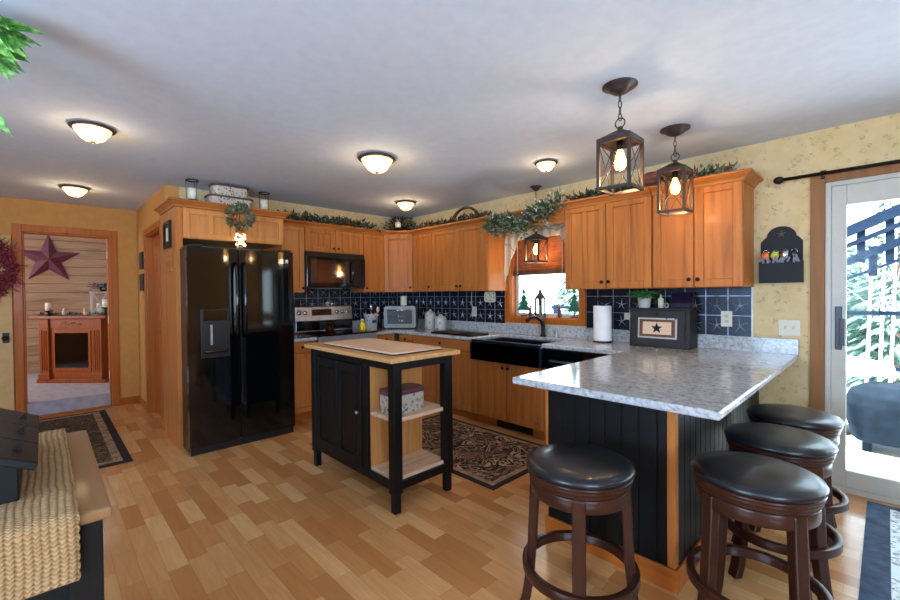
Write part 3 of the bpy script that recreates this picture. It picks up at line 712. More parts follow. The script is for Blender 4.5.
for y in (-1.655, -1.58, -1.16, -1.09, -1.02):
    m = MB(); m.lathe(0, 0, [(.027, 0), (.025, .02), (.019, .028), (0, .028)], 16); vs = m.bm.verts[:]
    bmesh.ops.rotate(m.bm, verts=vs, cent=(0, 0, 0), matrix=Matrix.Rotation(R(84), 3, 'Y')); bmesh.ops.translate(m.bm, verts=vs, vec=(.086, y, 1.135)); m.build('knob', 'chrome', t0)
# microwave
t0 = thing('microwave', (.2, -1.3, 1.42), 'black over-the-range microwave mounted above the range', 'microwave')
B(.013, .37, RY0+.004, RY1+.009, 1.425, 1.843).build('body', 'black_plastic', t0, bevel=.003)
B(.37, .395, RY0+.004, -1.10, 1.445, 1.785).build('door', 'black_gloss', t0, bevel=.004)
B(.395, .397, RY0+.06, -1.16, 1.49, 1.75).build('door_window', 'mirror_black', t0)
B(.37, .395, -1.097, RY1+.009, 1.445, 1.785).build('control_panel', 'black_gloss', t0, bevel=.004)
m = MB()
for k in range(5): m.box(.37, .39-.002*k, RY0+.004, RY1+.009, 1.79+.0095*k, 1.797+.0095*k)
m.build('vent_grille', 'black_plastic', t0)
m = MB(); m.tube([(.395, -1.125, 1.49), (.425, -1.125, 1.51), (.428, -1.125, 1.62), (.425, -1.125, 1.72), (.395, -1.125, 1.74)], .010, 8); m.build('handle', 'black_gloss', t0)
m = MB(); m.box(.15, .30, -1.5, -1.2, 1.421, 1.4255); m.build('under_light', 'white_plastic', t0)

# ------------------------------------------------------------------ kitchen island cart
IX0, IX1, IY0, IY1 = 1.74, 2.835, -2.305, -1.81; IT = .93
t0 = thing('kitchen_island', (2.28, -2.07, 0), 'small black kitchen island with butcher block top and open shelves', 'island')
poly([(IX0-.06, IY0-.03), (IX1+.02, IY0-.03), (IX1+.02, IY1+.06), (IX0-.06, IY1+.06)], IT, IT+.03).build('top', 'butcher', t0, bevel=.006)
m = MB(); m.tube([(IX0-.06, IY0+.08, IT+.012), (IX0-.10, IY0+.08, IT+.01), (IX0-.105, (IY0+IY1)/2, IT+.01), (IX0-.10, IY1-.08, IT+.012), (IX0-.06, IY1-.08, IT+.012)], .009); m.build('towel_bar', 'black_metal', t0)
DVX = 2.535
for x, y in ((IX0, IY0), (IX0, IY1-.062), (IX1-.062, IY0), (IX1-.062, IY1-.062)):
    m = MB(); m.box(x, x+.062, y, y+.062, .12, IT); m.prism([(x+.008, y+.008, 0), (x+.054, y+.008, 0), (x+.054, y+.054, 0), (x+.008, y+.054, 0)], (0, 0, .12)); m.build('leg', 'black_paint', t0, bevel=.003)
for z0, z1 in ((IT-.05, IT), (.14, .19)):
    for q in ((IX0+.055, IX1-.055, IY0+.005, IY0+.028), (IX0+.055, IX1-.055, IY1-.023, IY1), (IX1-.03, IX1-.005, IY0+.055, IY1-.05)): B(*q, z0, z1).build('rail', 'black_paint', t0, bevel=.002)
m = MB(); m.box(IX0+.03, DVX-.02, IY0+.028, IY1-.023, .15, IT-.05); m.box(IX0+.008, IX0+.03, IY0+.05, IY1-.05, .14, IT); m.box(DVX-.06, DVX, IY0+.004, IY0+.028, .19, IT-.05); m.box(IX0+.055, IX0+.085, IY0+.004, IY0+.028, .19, IT-.05); m.build('cabinet_body', 'black_paint', t0, bevel=.002)
B(DVX-.02, DVX, IY0+.028, IY1-.023, .15, IT-.05).build('end_board', 'knotty_pine', t0)
m_ = (IX0+.085+DVX-.06)/2
for a, b, kn in ((IX0+.085, m_, None), (m_, DVX-.06, 1)):
    m = MB(); g = .003; y = IY0+.002; r = .055
    m.box(a+g, b-g, y+.004, y+.024, .195, IT-.055)
    for q in ((a+g, a+r, .195, IT-.055), (b-r, b-g, .195, IT-.055), (a+r, b-r, .195, .195+r), (a+r, b-r, IT-.055-r, IT-.055)): m.box(q[0], q[1], y-.008, y+.004, q[2], q[3])
    m.box(a+r+.022, b-r-.022, y-.004, y+.004, .195+r+.022, IT-.055-r-.022)
    dr = m.build('door', 'black_paint', t0, bevel=.003)
    if kn:
        k = MB(); k.ball((b-.03, IY0-.022, .56), .013, 10); k.tube([(b-.03, IY0-.008, .56), (b-.03, IY0-.018, .56)], .005); k.build('knob', 'steel', dr)
for z in (.155, .52): B(DVX, IX1-.031, IY0+.03, IY1-.024, z+.03, z+.055).build('shelf', 'shelf_wood', t0, bevel=.004)
# cutting board
t0 = thing('cutting_board', (2.3, -2.05, IT+.03), 'large pale pastry board with dark edge lying on the island', 'cutting board')
poly([(1.86, -2.25), (2.72, -2.25), (2.76, -2.22), (2.76, -1.84), (2.72, -1.81), (1.86, -1.81), (1.82, -1.84), (1.82, -2.22)], IT+.031, IT+.046).build('board', 'board', t0, bevel=.003)
m = MB(); c_ = [(1.86, -2.25), (2.72, -2.25), (2.76, -2.22), (2.76, -1.84), (2.72, -1.81), (1.86, -1.81), (1.82, -1.84), (1.82, -2.22)]; m.tube([(x+(-.001 if x < 2 else .001), y+(.001 if y > -2 else -.001), IT+.0345) for x, y in c_], .0042, 6, True); m.build('edge_band', 'black_metal', t0)
# floral tin on shelf
t0 = thing('floral_tin', (2.655, -2.1, .576), 'oblong white floral tin with burgundy lid on the island shelf', 'tin')
def rr(cx, cy, sx, sy, r, n=5):
    pts = []
    for qx, qy, a0 in ((1, 1, 0), (-1, 1, pi/2), (-1, -1, pi), (1, -1, 3*pi/2)):
        for k in range(n+1):
            a = a0+k*pi/2/n; pts.append((cx+qx*(sx/2-r)+cos(a)*r, cy+qy*(sy/2-r)+sin(a)*r))
    return pts
poly(rr(2.655, -2.105, .165, .29, .05), .576, .695).build('body', 'tin_floral', t0, bevel=.002)
poly(rr(2.655, -2.105, .175, .30, .055), .696, .725).build('lid', 'tin_lid', t0, bevel=.005)

# ------------------------------------------------------------------ bar stools
def make_stool():
    t = thing('bar_stool', (0, 0, 0), '', '', None); return t
t0 = thing('bar_stool', (0, 0, 0), 'x', 'stool', 'dark wood swivel bar stools around the peninsula')
m = MB(); m.lathe(0, 0, [(0, .625), (.195, .625), (.211, .629), (.216, .638), (.210, .650), (.185, .661), (.12, .668), (0, .671)], 48, cap=False); m.build('seat_cushion', 'leather', t0)
m = MB(); m.lathe(0, 0, [(0, .580), (.196, .580), (.201, .586), (.196, .594), (.203, .598), (.207, .604), (.203, .609), (.208, .613), (.211, .619), (.207, .6245), (0, .6248)], 48, cap=False); m.build('swivel_ring', 'espresso', t0)
m = MB(); m.lathe(0, 0, [(.165, .525), (.192, .525), (.195, .53), (.195, .572), (.192, .578), (.165, .578), (.165, .525)], 48, cap=False); m.build('apron', 'espresso', t0)
for k in range(4):
    a = pi/4+k*pi/2; m = MB(); prev = None; c = cos(a), sin(a)
    prof = [(.178, .575), (.184, .42), (.190, .30), (.200, .17), (.215, .06), (.232, .0)]
    wd = .05; th = .038; rings = []
    for r_, z in prof:
        rings.append([m.bm.verts.new((c[0]*(r_+dr_)-c[1]*dt, c[1]*(r_+dr_)+c[0]*dt, z)) for dr_, dt in ((-th/2, -wd/2), (th/2, -wd/2), (th/2, wd/2), (-th/2, wd/2))])
    for p, q in zip(rings, rings[1:]):
        for j in range(4): m.bm.faces.new((p[j], p[(j+1) % 4], q[(j+1) % 4], q[j]))
    m.bm.faces.new(rings[0]); m.bm.faces.new(rings[-1][::-1]); m.build('leg', 'espresso', t0, bevel=.006)
m = MB(); m.lathe(0, 0, [(.203, .198), (.232, .198), (.232, .235), (.203, .235), (.203, .198)], 48, cap=False); m.build('foot_ring', 'espresso', t0, bevel=.003)
stool = t0; stool.location = (4.02, -2.24, 0); stool.rotation_euler = (0, 0, R(-16)); stool['label'] = 'bar stool at the end of the peninsula, nearest the island'
dup(stool, (4.55, -1.855, 0), 'nearest bar stool on the door side, at the front corner of the peninsula', R(6))
dup(stool, (4.54, -1.30, 0), 'middle bar stool of the three on the door side', R(10))
dup(stool, (4.535, -.78, 0), 'bar stool closest to the sliding glass door', R(5))

# ------------------------------------------------------------------ lamps
def flush_light(x, y, rad, label, en):
    t = thing('flush_ceiling_light', (x, y, CEIL), label, 'ceiling light', 'flush ceiling lights with bronze rims'); s = rad/.165
    m = MB(); m.lathe(x, y, [(0, CEIL-.001), (rad*.8, CEIL-.001), (rad, CEIL-.018*s), (rad*.98, CEIL-.026*s), (rad*.84, CEIL-.030*s), (0, CEIL-.030*s)], 36, cap=False); m.build('rim', 'bronze', t)
    m = MB(); m.lathe(x, y, [(rad*.82, CEIL-.030*s), (rad*.72, CEIL-.062*s), (rad*.60, CEIL-.085*s), (rad*.52, CEIL-.108*s), (rad*.30, CEIL-.128*s), (0, CEIL-.132*s)], 32, cap=False); m.build('glass_bowl', 'bowl_glow', t)
    m = MB(); m.lathe(x, y, [(.012, CEIL-.130*s), (.014, CEIL-.14*s), (.006, CEIL-.15*s), (0, CEIL-.155*s)], 12); m.build('finial', 'bronze', t)
    l = bpy.data.lights.new('lamp_glow', 'POINT'); l.energy = en; l.color = (1, .72, .42); l.shadow_soft_size = .06
    o = bpy.data.objects.new('lamp_glow', l); COL.objects.link(o); o.location = (x, y, CEIL-.2*s)
flush_light(1.36, -3.575, .12, 'flush bowl ceiling light with bronze rim, left of centre over the open floor', 3)
flush_light(-.69, -3.575, .118, 'flush bowl ceiling light in the hall near the den doorway', 3.2)
flush_light(2.083, -1.893, .15, 'largest flush bowl ceiling light, above the kitchen island', 4)
flush_light(.95, -.72, .12, 'flush bowl ceiling light near the corner cabinet', 3.6)
flush_light(2.923, -.784, .095, 'small flush bowl ceiling light near the kitchen window', 2.2)
def lantern(x, y, zc, zt, zb, s, label, cr, en=7, disc=True):
    t = thing('pendant_light', (x, y, CEIL), label, 'pendant light', 'bronze cage lantern pendants'); h = s/2
    m = MB(); m.lathe(x, y, [(0, CEIL-.001), (cr, CEIL-.001), (cr, CEIL-.007), (cr*.62, CEIL-.014), (cr*.60, CEIL-.03), (cr*.3, CEIL-.045), (0, CEIL-.048)], 32, cap=False); m.build('canopy', 'bronze', t)
    m = MB(); z = CEIL-.045; k = 0; top = zt+.075
    while z-.034 > top+.028:
        a = pi/4 if k % 2 else -pi/4
        m.tube([(x+cos(q)*.009*cos(a), y+cos(q)*.009*sin(a), z-.02+sin(q)*.02) for q in [j*pi/5 for j in range(10)]], .0028, 5, True); z -= .034; k += 1
    m.tube([(x, y, z+.01), (x, y, top+.045)], .003, 5)
    m.tube([(x+cos(q)*.026, y, top+.022+sin(q)*.026) for q in [j*pi/8 for j in range(16)]], .0035, 6, True); m.build('chain', 'bronze', t)
    m = MB(); b = .015
    m.prism([(x-h, y-h, zt), (x+h, y-h, zt), (x+h, y+h, zt), (x-h, y+h, zt)], (0, 0, .012))
    q = [m.bm.verts.new(p) for p in ((x-h*.95, y-h*.95, zt+.012), (x+h*.95, y-h*.95, zt+.012), (x+h*.95, y+h*.95, zt+.012), (x-h*.95, y+h*.95, zt+.012), (x-.02, y-.02, zt+.055), (x+.02, y-.02, zt+.055), (x+.02, y+.02, zt+.055), (x-.02, y+.02, zt+.055))]
    for f in ((0, 1, 5, 4), (1, 2, 6, 5), (2, 3, 7, 6), (3, 0, 4, 7), (4, 5, 6, 7), (3, 2, 1, 0)): m.bm.faces.new([q[i] for i in f])
    m.lathe(x, y, [(.014, zt+.05), (.014, zt+.075), (0, zt+.075)], 12); m.build('roof', 'bronze', t)
    m = MB()
    for sx in (-1, 1):
        for sy in (-1, 1): m.box(x+sx*(h-b/2)-b/2, x+sx*(h-b/2)+b/2, y+sy*(h-b/2)-b/2, y+sy*(h-b/2)+b/2, zb, zt)
    for z in (zb, zt-b):
        for sy in (-1, 1): m.box(x-h+b, x+h-b, y+sy*(h-b/2)-b/2, y+sy*(h-b/2)+b/2, z, z+b); m.box(x+sy*(h-b/2)-b/2, x+sy*(h-b/2)+b/2, y-h+b, y+h-b, z, z+b)
    m.build('frame', 'bronze', t)
    m = MB()
    for sy in (-1, 1):
        e = h-b/2
        for u in (-1, 1):
            m.tube([(x-u*(h-b), y+sy*e, zb+b), (x+u*(h-b), y+sy*e, zt-b)], .0025, 5); m.tube([(x+sy*e, y-u*(h-b), zb+b), (x+sy*e, y+u*(h-b), zt-b)], .0025, 5)
    m.build('cross_wires', 'bronze', t)
    m = MB(); m.lathe(x, y, [(.018, zt), (.018, zt-.045), (0, zt-.045)], 14); m.build('socket', 'black_metal', t)
    m = MB(); m.lathe(x, y, [(.012, zt-.045), (.016, zt-.06), (.03, zt-.10), (.031, zt-.12), (.022, zt-.145), (0, zt-.155)], 18, cap=False); m.build('bulb', 'bulb', t)
    l = bpy.data.lights.new('lamp_glow', 'POINT'); l.energy = en; l.color = (1, .66, .34); l.shadow_soft_size = .035
    o = bpy.data.objects.new('lamp_glow', l); COL.objects.link(o); o.location = (x, y, zb+.045)
    return t
lantern(3.917, -1.608, 0, 2.145, 1.885, .178, 'nearer bronze cage lantern pendant over the peninsula', .088, 5)
lantern(3.911, -.754, 0, 2.155, 1.875, .172, 'farther bronze cage lantern pendant in front of the right wall cabinets', .092, 5)
lantern(2.40, -.17, 0, 1.90, 1.66, .17, 'bronze cage lantern pendant hanging in front of the kitchen window', .06, 5)

# ------------------------------------------------------------------ window dressing
t0 = thing('curtain_valance', (2.36, -.06, 2.08), 'cream swag curtain with thin dark lines over the kitchen window', 'curtain')
def swag(u, v):
    x = 1.86+u*1.0; s = abs(2*u-1)
    low = 1.93 if s < .5 else 1.93-(((s-.5)/.5)**1.25)*.58
    top = 2.10; z = top+(low-top)*v
    return (x, -.045-.012*sin(u*60)*(.3+.7*v)-.018*v, z)
m = MB(); m.grid(swag, 90, 10); m.build('swag', 'curtain', t0, solid=.003)
m = MB(); m.tube([(1.85, -.045, 2.10), (2.87, -.045, 2.10)], .008); m.build('rod', 'white_paint', t0)
t0 = thing('window_blind', (2.36, .04, 1.6), 'reddish wooden slat blind half raised in the kitchen window', 'blind')
m = MB(); z = 1.60
while z < 2.02:
    v = m.box(WX0+.02, WX1-.02, .02, .062, z, z+.003); bmesh.ops.rotate(m.bm, verts=v, cent=(0, .04, z), matrix=Matrix.Rotation(R(-52), 3, 'X')); z += .026
m.build('slats', 'blind_wood', t0)
m = MB()
for k in range(7): m.box(WX0+.02, WX1-.02, .02, .062, 1.565+k*.0045, 1.568+k*.0045)
m.box(WX0+.02, WX1-.02, .018, .064, 1.548, 1.563); m.build('bottom_rail', 'brown', t0)
B(WX0+.015, WX1-.015, .012, .065, 2.02, 2.058).build('head_rail', 'blind_wood', t0)
m = MB()
for x in (WX0+.09, WX1-.2): m.tube([(x, .012, 2.02), (x, .012, 1.56)], .0035, 5)
m.build('cords', 'white_plastic', t0)
zs = WZ0+.012
def flat_tree(x, h, w, label):
    t = thing('wooden_tree', (x, .045, zs), label, 'ornament', 'green wooden trees on the window sill')
    B(x-.03, x+.03, .025, .065, zs, zs+.015).build('stand', 'brown', t)
    m = MB(); m.tube([(x, .045, zs+.015), (x, .045, zs+.07)], .004); m.build('trunk', 'brown', t)
    pts = []; z0 = zs+.065; n = 4; H = h-.065
    L = [(0, 1)]
    for k in range(n):
        zt = 1-(k+1)/n; wo = (k+1.3)/(n+.3); L.append((wo/2, zt)); 
        if k < n-1: L.append((wo/2-.16, zt+.02))
    R_ = [(-a, b) for a, b in L[1:]][::-1]
    pts = [(x+a*w, .040, z0+b*H) for a, b in L+R_]; m = MB(); m.prism(pts, (0, .01, 0)); m.build('boughs', 'green_tree', t)
flat_tree(2.085, .31, .19, 'green wooden tree at the left of the window sill')
flat_tree(2.705, .31, .15, 'green wooden tree at the right of the window sill')
def lantern_box(name, x, y, z, s, h, mat, label, gr=None):
    t = thing(name, (x, y, z), label, 'lantern', gr); a = s/2; b = s*(.1 if mat == 'white_paint' else .17)
    if mat == 'white_paint':
        m = MB(); m.box(x-a, x+a, y-a, y+a, z, z+b); m.box(x-a*1.1, x+a*1.1, y-a*1.1, y+a*1.1, z+h-.02, z+h)
        for sx in (-1, 1):
            for sy in (-1, 1): m.box(x+sx*(a-b/2)-b/2, x+sx*(a-b/2)+b/2, y+sy*(a-b/2)-b/2, y+sy*(a-b/2)+b/2, z+b, z+h-.02)
        m.build('frame', mat, t, bevel=.003)
        m = MB()
        for u in (-1, 1):
            for e in (-1, 1): m.bar((x-u*(a-b), y+e*(a-b/2), z+b), (x+u*(a-b), y+e*(a-b/2), z+h-.02), .012, .012, (0, 1, 0)); m.bar((x+e*(a-b/2), y-u*(a-b), z+b), (x+e*(a-b/2), y+u*(a-b), z+h-.02), .012, .012, (1, 0, 0))
        m.build('cross_bars', mat, t)
        m = MB(); m.lathe(x, y, [(a*.4, z+b), (a*.4, z+h*.5), (0, z+h*.5)], 14); m.build('candle', 'wax', t)
        return t
    m = MB(); m.box(x-a, x+a, y-a, y+a, z, z+b)
    for sx in (-1, 1):
        for sy in (-1, 1): m.box(x+sx*(a-b/2)-b/2, x+sx*(a-b/2)+b/2, y+sy*(a-b/2)-b/2, y+sy*(a-b/2)+b/2, z+b, z+h*.62)
    m.box(x-a, x+a, y-a, y+a, z+h*.62, z+h*.66); m.build('frame', mat, t)
    m = MB(); m.lathe(x, y, [(a*1.25, z+h*.66), (a*1.2, z+h*.69), (a*.45, z+h*.84), (a*.45, z+h*.9), (a*.2, z+h*.94), (0, z+h*.94)], 4 if mat == 'white_paint' else 16, cap=False, rot=((x, y, z), Matrix.Rotation(R(45), 3, 'Z'))); m.build('roof', mat, t)
    m = MB(); m.tube([(x+cos(q)*a*.35, y, z+h*.95+sin(q)*a*.35) for q in [j*pi/6 for j in range(12)]], a*.06, 5, True); m.build('ring', mat, t)
    m = MB(); m.lathe(x, y, [(a*.35, z+b), (a*.35, z+h*.4), (0, z+h*.4)], 14); m.build('candle', 'wax', t)
    return t
lantern_box('candle_lantern', 2.30, .045, zs, .085, .31, 'weathered', 'grey metal candle lantern in the middle of the window sill')
for x, h, lab in ((2.17, .13, 'small dark figurine left of the sill lantern'), (2.535, .135, 'small brown figurine right of the sill lantern')):
    t = thing('figurine', (x, .045, zs), lab, 'figurine', 'small figurines on the window sill')
    m = MB(); m.lathe(x, .045, [(.018, zs), (.02, zs+.01), (.016, zs+h*.5), (.012, zs+h*.75), (.006, zs+h*.8)], 14); m.build('body', 'brown', t)
    m = MB(); m.ball((x, .045, zs+h*.88), .014, 10); m.build('head', 'copper', t)
t0 = thing('window_sun_catcher', (2.02, .08, 1.50), 'tiny dark ornament hanging in the upper left of the window glass', 'ornament')
m = MB(); m.tube([(2.09, .084, 1.475+.03), (2.09, .084, 1.56)], .0008, 4); m.build('thread', 'black_metal', t0); m = MB(); m.ball((2.09, .082, 1.49), .014, 8, sc=(1, .5, 1)); m.build('body', 'black_metal', t0)

# ------------------------------------------------------------------ greenery
def garland(name, label, path, n, L, rad, mats, berries=0, bm='berry', cat='garland', droop=0, stem='grapevine'):
    t = thing(name, path[0], label, cat)
    P = [Vector(p) for p in path]; segs = [(P[i], P[i+1]) for i in range(len(P)-1)]; tot = sum((b-a).length for a, b in segs)
    def at(s):
        s *= tot
        for a, b in segs:
            l = (b-a).length
            if s <= l: return a+(b-a)*(s/l)
            s -= l
        return P[-1]
    m = MB(); N = len(P)*4; m.tube([at(k/N)+Vector((0, 0, random.uniform(-.005, .005))) for k in range(N+1)], .004, 5); m.build('stem', stem, t)
    m = MB()
    for k in range(n):
        c = at(random.random()); th = random.uniform(0, 2*pi); r = rad*random.random()**.5
        off = Vector((random.uniform(-1, 1), random.uniform(-1, 1), random.uniform(-.35, 1))).normalized()*r
        c2 = c+off*Vector((1, 1, 1)).length*.6; c2.z = max(c2.z-droop*random.random()*.12, c.z-.006 if not droop else c2.z-1)
        d = (off+Vector((random.uniform(-1, 1), random.uniform(-1, 1), random.uniform(-.1, .8)))*.05).normalized()
        m.leafshape(c2, d, L*random.uniform(.6, 1.2), L*random.uniform(.3, .5), Vector((random.uniform(-1, 1), random.uniform(-1, 1), 1)), mi=random.randrange(len(mats)))
    f = m.build('foliage', mats, t)
    if berries:
        m = MB()
        for k in range(berries):
            c = at(random.random())+Vector((random.uniform(-1, 1)*rad, random.uniform(-1, 1)*rad, random.uniform(0, 1)*rad))
            m.ball(c, .0075, 6)
        m.build('berries', bm, t)
    return t
ZT = UT+.048
garland('leafy_garland', 'olive green leafy garland on the cabinets above the microwave', [(.33, -1.98, ZT), (.33, -1.6, ZT), (.34, -1.25, ZT), (.34, -.78, ZT)], 900, .06, .08, ['garland_green', 'dark_leaf'], 30)
garland('dried_garland', 'brown and green dried garland on the cabinets left of the window', [(.64, -.33, ZT), (1.1, -.31, ZT), (1.55, -.31, ZT), (1.88, -.30, ZT)], 620, .055, .06, ['garland_green', 'terracotta_mix', 'dark_leaf'], 20)
garland('eucalyptus_garland', 'dusty green and white garland draped over the window valance', [(1.95, -.40, 2.09), (2.08, -.415, 2.09), (2.25, -.415, 2.09), (2.42, -.415, 2.03), (2.5, -.41, 2.10), (2.66, -.40, 2.16), (2.8, -.37, 2.22)], 1000, .07, .085, ['dusty_green', 'garland_green', 'garland_green'], 60, 'snow', droop=1)
garland('berry_garland', 'red berry garland on the cabinets right of the window', [(2.86, -.31, ZT), (3.1, -.31, ZT), (3.42, -.3, ZT)], 420, .055, .06, ['garland_green', 'dark_leaf'], 26)
garland('holly_garland', 'green sprigs with red berries on top of the rightmost cabinet', [(3.7, -.3, ZT), (3.9, -.3, ZT), (4.12, -.28, ZT)], 340, .055, .075, ['garland_green', 'dusty_green'], 40)
# corner foliage plant with pale candle
t0 = thing('artificial_plant', (.22, -.25, UT), 'dark spreading greenery on top of the corner cabinet', 'plant')
m = MB(); m.lathe(.2, -.24, [(.05, UT), (.06, UT+.07), (.05, UT+.07), (.045, UT+.02), (0, UT+.02)], 16); m.build('pot', 'brown', t0)
m = MB()
for k in range(700):
    a = random.uniform(0, 2*pi); e = random.uniform(.0, 1.3); r = random.uniform(.02, .26); c = Vector((.22+cos(a)*r*cos(e), -.25+sin(a)*r*cos(e), UT+.06+r*sin(e)*.95)); c.x = max(c.x, .06); c.y = min(c.y, -.06); c.z = min(c.z, 2.38)
    m.leafshape(c, (cos(a), sin(a), .5), .06, .022, (0, 0, 1))
m.build('foliage', 'dark_leaf', t0)
t0 = thing('pillar_candle', (.40, -.42, UT), 'pale round candle on a dark dish atop the corner cabinet', 'candle')
m = MB(); m.lathe(.40, -.42, [(.05, UT+.001), (.055, UT+.01), (.01, UT+.015), (.01, UT+.09), (.04, UT+.095), (0, UT+.1)], 16); m.build('dish', 'black_metal', t0)
m = MB(); m.lathe(.40, -.42, [(.035, UT+.10), (.04, UT+.13), (.036, UT+.165), (.015, UT+.18), (0, UT+.18)], 16); m.build('wax', 'wax', t0)
# twig basket with hoop handle
t0 = thing('twig_basket', (1.42, -.2, UT), 'brown twig basket with arched handle above the left wall cabinets', 'basket')
m = MB(); 
for j in range(5): m.tube([(1.42+cos(a)*(.15+.006*j), -.2+sin(a)*(.085+.004*j), UT+.01+j*.014) for a in [k*pi/10 for k in range(20)]], .008, 6, True)
m.box(1.31, 1.53, -.25, -.15, UT+.001, UT+.01); m.build('bowl', 'grapevine', t0)
for dy in (-.008, .012):
    m = MB(); m.tube([(1.42+cos(a)*.22, -.2+dy, UT+.05+sin(a)*.19) for a in [k*pi/14 for k in range(15)]], .014, 6); m.build('handle', 'grapevine', t0)
# brown rounded cloth-topped ornament (mushroom shaped basket) right
t0 = thing('rustic_basket', (3.55, -.2, UT), 'rounded brown rustic basket between the two pendants on cabinet top', 'basket')
m = MB(); m.lathe(3.55, -.2, [(.06, UT+.001), (.08, UT+.06), (.075, UT+.10), (0, UT+.10)], 18); m.build('bowl', 'brown', t0)
m = MB(); m.lathe(3.55, -.2, [(.075, UT+.13), (.08, UT+.15), (.065, UT+.18), (.035, UT+.20), (0, UT+.205)], 18, sx=1.25, sy=.9); m.lathe(3.55, -.2, [(.07, UT+.101), (.075, UT+.13)], 18, cap=False); m.build('lid', 'terracotta_mix', t0)
m = MB()
for k in range(50):
    a = random.uniform(0, 2*pi); m.leafshape((3.55+cos(a)*.085, -.2+sin(a)*.085, UT+.07), (cos(a), sin(a), -.3), .05, .02, (0, 0, 1))
m.build('foliage', 'garland_green', t0)

# on top of refrigerator cabinet
FT = 2.206
def hurricane(x, y, label):
    t = thing('hurricane_candle', (x, y, 2.205), label, 'candle holder', 'black metal pillar candle holders on the refrigerator cabinet')
    m = MB(); m.lathe(x, y, [(.05, FT), (.055, FT+.012), (.045, FT+.018), (0, FT+.018)], 20, cap=False); m.build('base', 'black_metal', t)
    m = MB(); m.lathe(x, y, [(.036, FT+.019), (.037, FT+.118), (0, FT+.12)], 18); m.build('candle', 'wax', t)
    m = MB(); m.tube([(x+cos(a)*.05, y+sin(a)*.05, FT+.19) for a in [k*pi/10 for k in range(20)]], .006, 6, True); m.build('top_ring', 'black_metal', t)
    m = MB()
    for k in range(3):
        a = k*2*pi/3+.5; m.tube([(x+cos(a)*.048, y+sin(a)*.048, FT+.01), (x+cos(a)*.05, y+sin(a)*.05, FT+.19)], .0025, 5)
    m.build('stays', 'black_metal', t)
hurricane(.52, -2.83, 'candle in black holder left of the stacked tins on the refrigerator cabinet')
hurricane(.46, -2.17, 'candle in black holder right of the stacked tins on the refrigerator cabinet')
t0 = B(.05, .50, -2.96, -2.05, 2.161, 2.205).build('cabinet_top_board', 'trim_oak_y'); tag(t0, 'raised oak board on top of the refrigerator cabinet, under the tins', 'board')
for z, sx, sy, lab in ((2.206, .22, .40, 'lower larger patterned tin on the refrigerator cabinet'), (2.315, .19, .33, 'upper smaller patterned tin on the refrigerator cabinet')):
    t = thing('patterned_tin', (.38, -2.48, z), lab, 'tin', 'stacked patterned tins on the refrigerator cabinet')
    poly(rr(.38, -2.48, sx, sy, .06), z, z+.088).build('body', 'fridge_tin', t); poly(rr(.38, -2.48, sx+.012, sy+.012, .065), z+.0885, z+.107).build('lid', 'brown', t, bevel=.004)
# hanging light jar with wreath bow
t0 = thing('hanging_light_jar', (.70, -2.47, 2.1), 'glass jar of fairy lights under a small leafy berry wreath', 'light jar')
m = MB()
for k in range(170):
    a = random.uniform(0, 2*pi); b = random.uniform(0, 2*pi); r = .065+.03*cos(b)
    m.leafshape((.72+.02*sin(b), -2.49+cos(a)*r, 2.08+sin(a)*r), (random.uniform(0, .8), cos(a+random.uniform(-.8, .8)), sin(a+random.uniform(-.8, .8))), .055, .022, (1, 0, 0))
m.build('wreath', 'garland_green', t0)
m = MB()
for k in range(26):
    a = random.uniform(pi, 2*pi); m.ball((.75, -2.49+cos(a)*.07, 2.08+sin(a)*.075), .008, 6)
m.build('berries', 'berry', t0)
m = MB(); m.tube([(.70, -2.49, 2.17), (.71, -2.49, 1.96)], .003, 5); m.tube([(.70, -2.49, 2.17), (.64, -2.49, 2.205), (.55, -2.49, 2.2065)], .003, 5); m.build('hanger', 'black_metal', t0)
m = MB(); m.lathe(.715, -2.49, [(.035, 1.80), (.048, 1.81), (.05, 1.90), (.038, 1.925), (.036, 1.93)], 20, cap=False); m.build('jar', 'jar_glass', t0)
m = MB(); m.lathe(.715, -2.49, [(.04, 1.93), (.04, 1.955), (0, 1.957)], 20); m.build('lid', 'copper', t0)
m = MB()
for k in range(26): m.ball((.715+random.uniform(-.032, .032), -2.49+random.uniform(-.035, .035), random.uniform(1.815, 1.915)), .0065, 6)
m.build('fairy_lights', 'fairy', t0)
# frames on the side panel
t0 = thing('picture_frame', (.30, -2.99, 1.78), 'small black framed picture on the cabinet end panel', 'picture')
m = MB(); x0, x1, z0, z1 = .20, .46, 1.79, 2.03
m.box(x0, x0+.03, -3.005, -2.986, z0, z1); m.box(x1-.03, x1, -3.005, -2.986, z0, z1); m.box(x0+.03, x1-.03, -3.005, -2.986, z0, z0+.03); m.box(x0+.03, x1-.03, -3.005, -2.986, z1-.03, z1); m.build('frame', 'black_paint', t0)
B(x0+.03, x1-.03, -2.995, -2.986, z0+.03, z1-.03).build('picture', 'weathered', t0)
B(.29, .37, -2.997, -2.995, z0+.06, z1-.06).build('mat_board', 'cream', t0)
t0 = thing('wooden_plaque', (.38, -2.99, 1.56), 'small tan wooden plaque below the black frame', 'plaque'); B(.27, .49, -2.998, -2.986, 1.57, 1.74).build('panel', 'oak_x', t0, bevel=.003)
for z, lab in ((1.68, 'upper black framed picture at the hall corner'), (1.42, 'lower black framed picture at the hall corner')):
    t = thing('hall_picture', (-1.3, HY-.01, z), lab, 'picture', 'pair of small black pictures in the hall'); x0, x1 = -1.42, -1.2
    m = MB(); m.box(x0, x1, HY-.022, HY, z, z+.20); m.build('frame', 'black_paint', t, bevel=.002); B(x0+.03, x1-.03, HY-.024, HY-.022, z+.03, z+.17).build('picture', 'weathered', t)

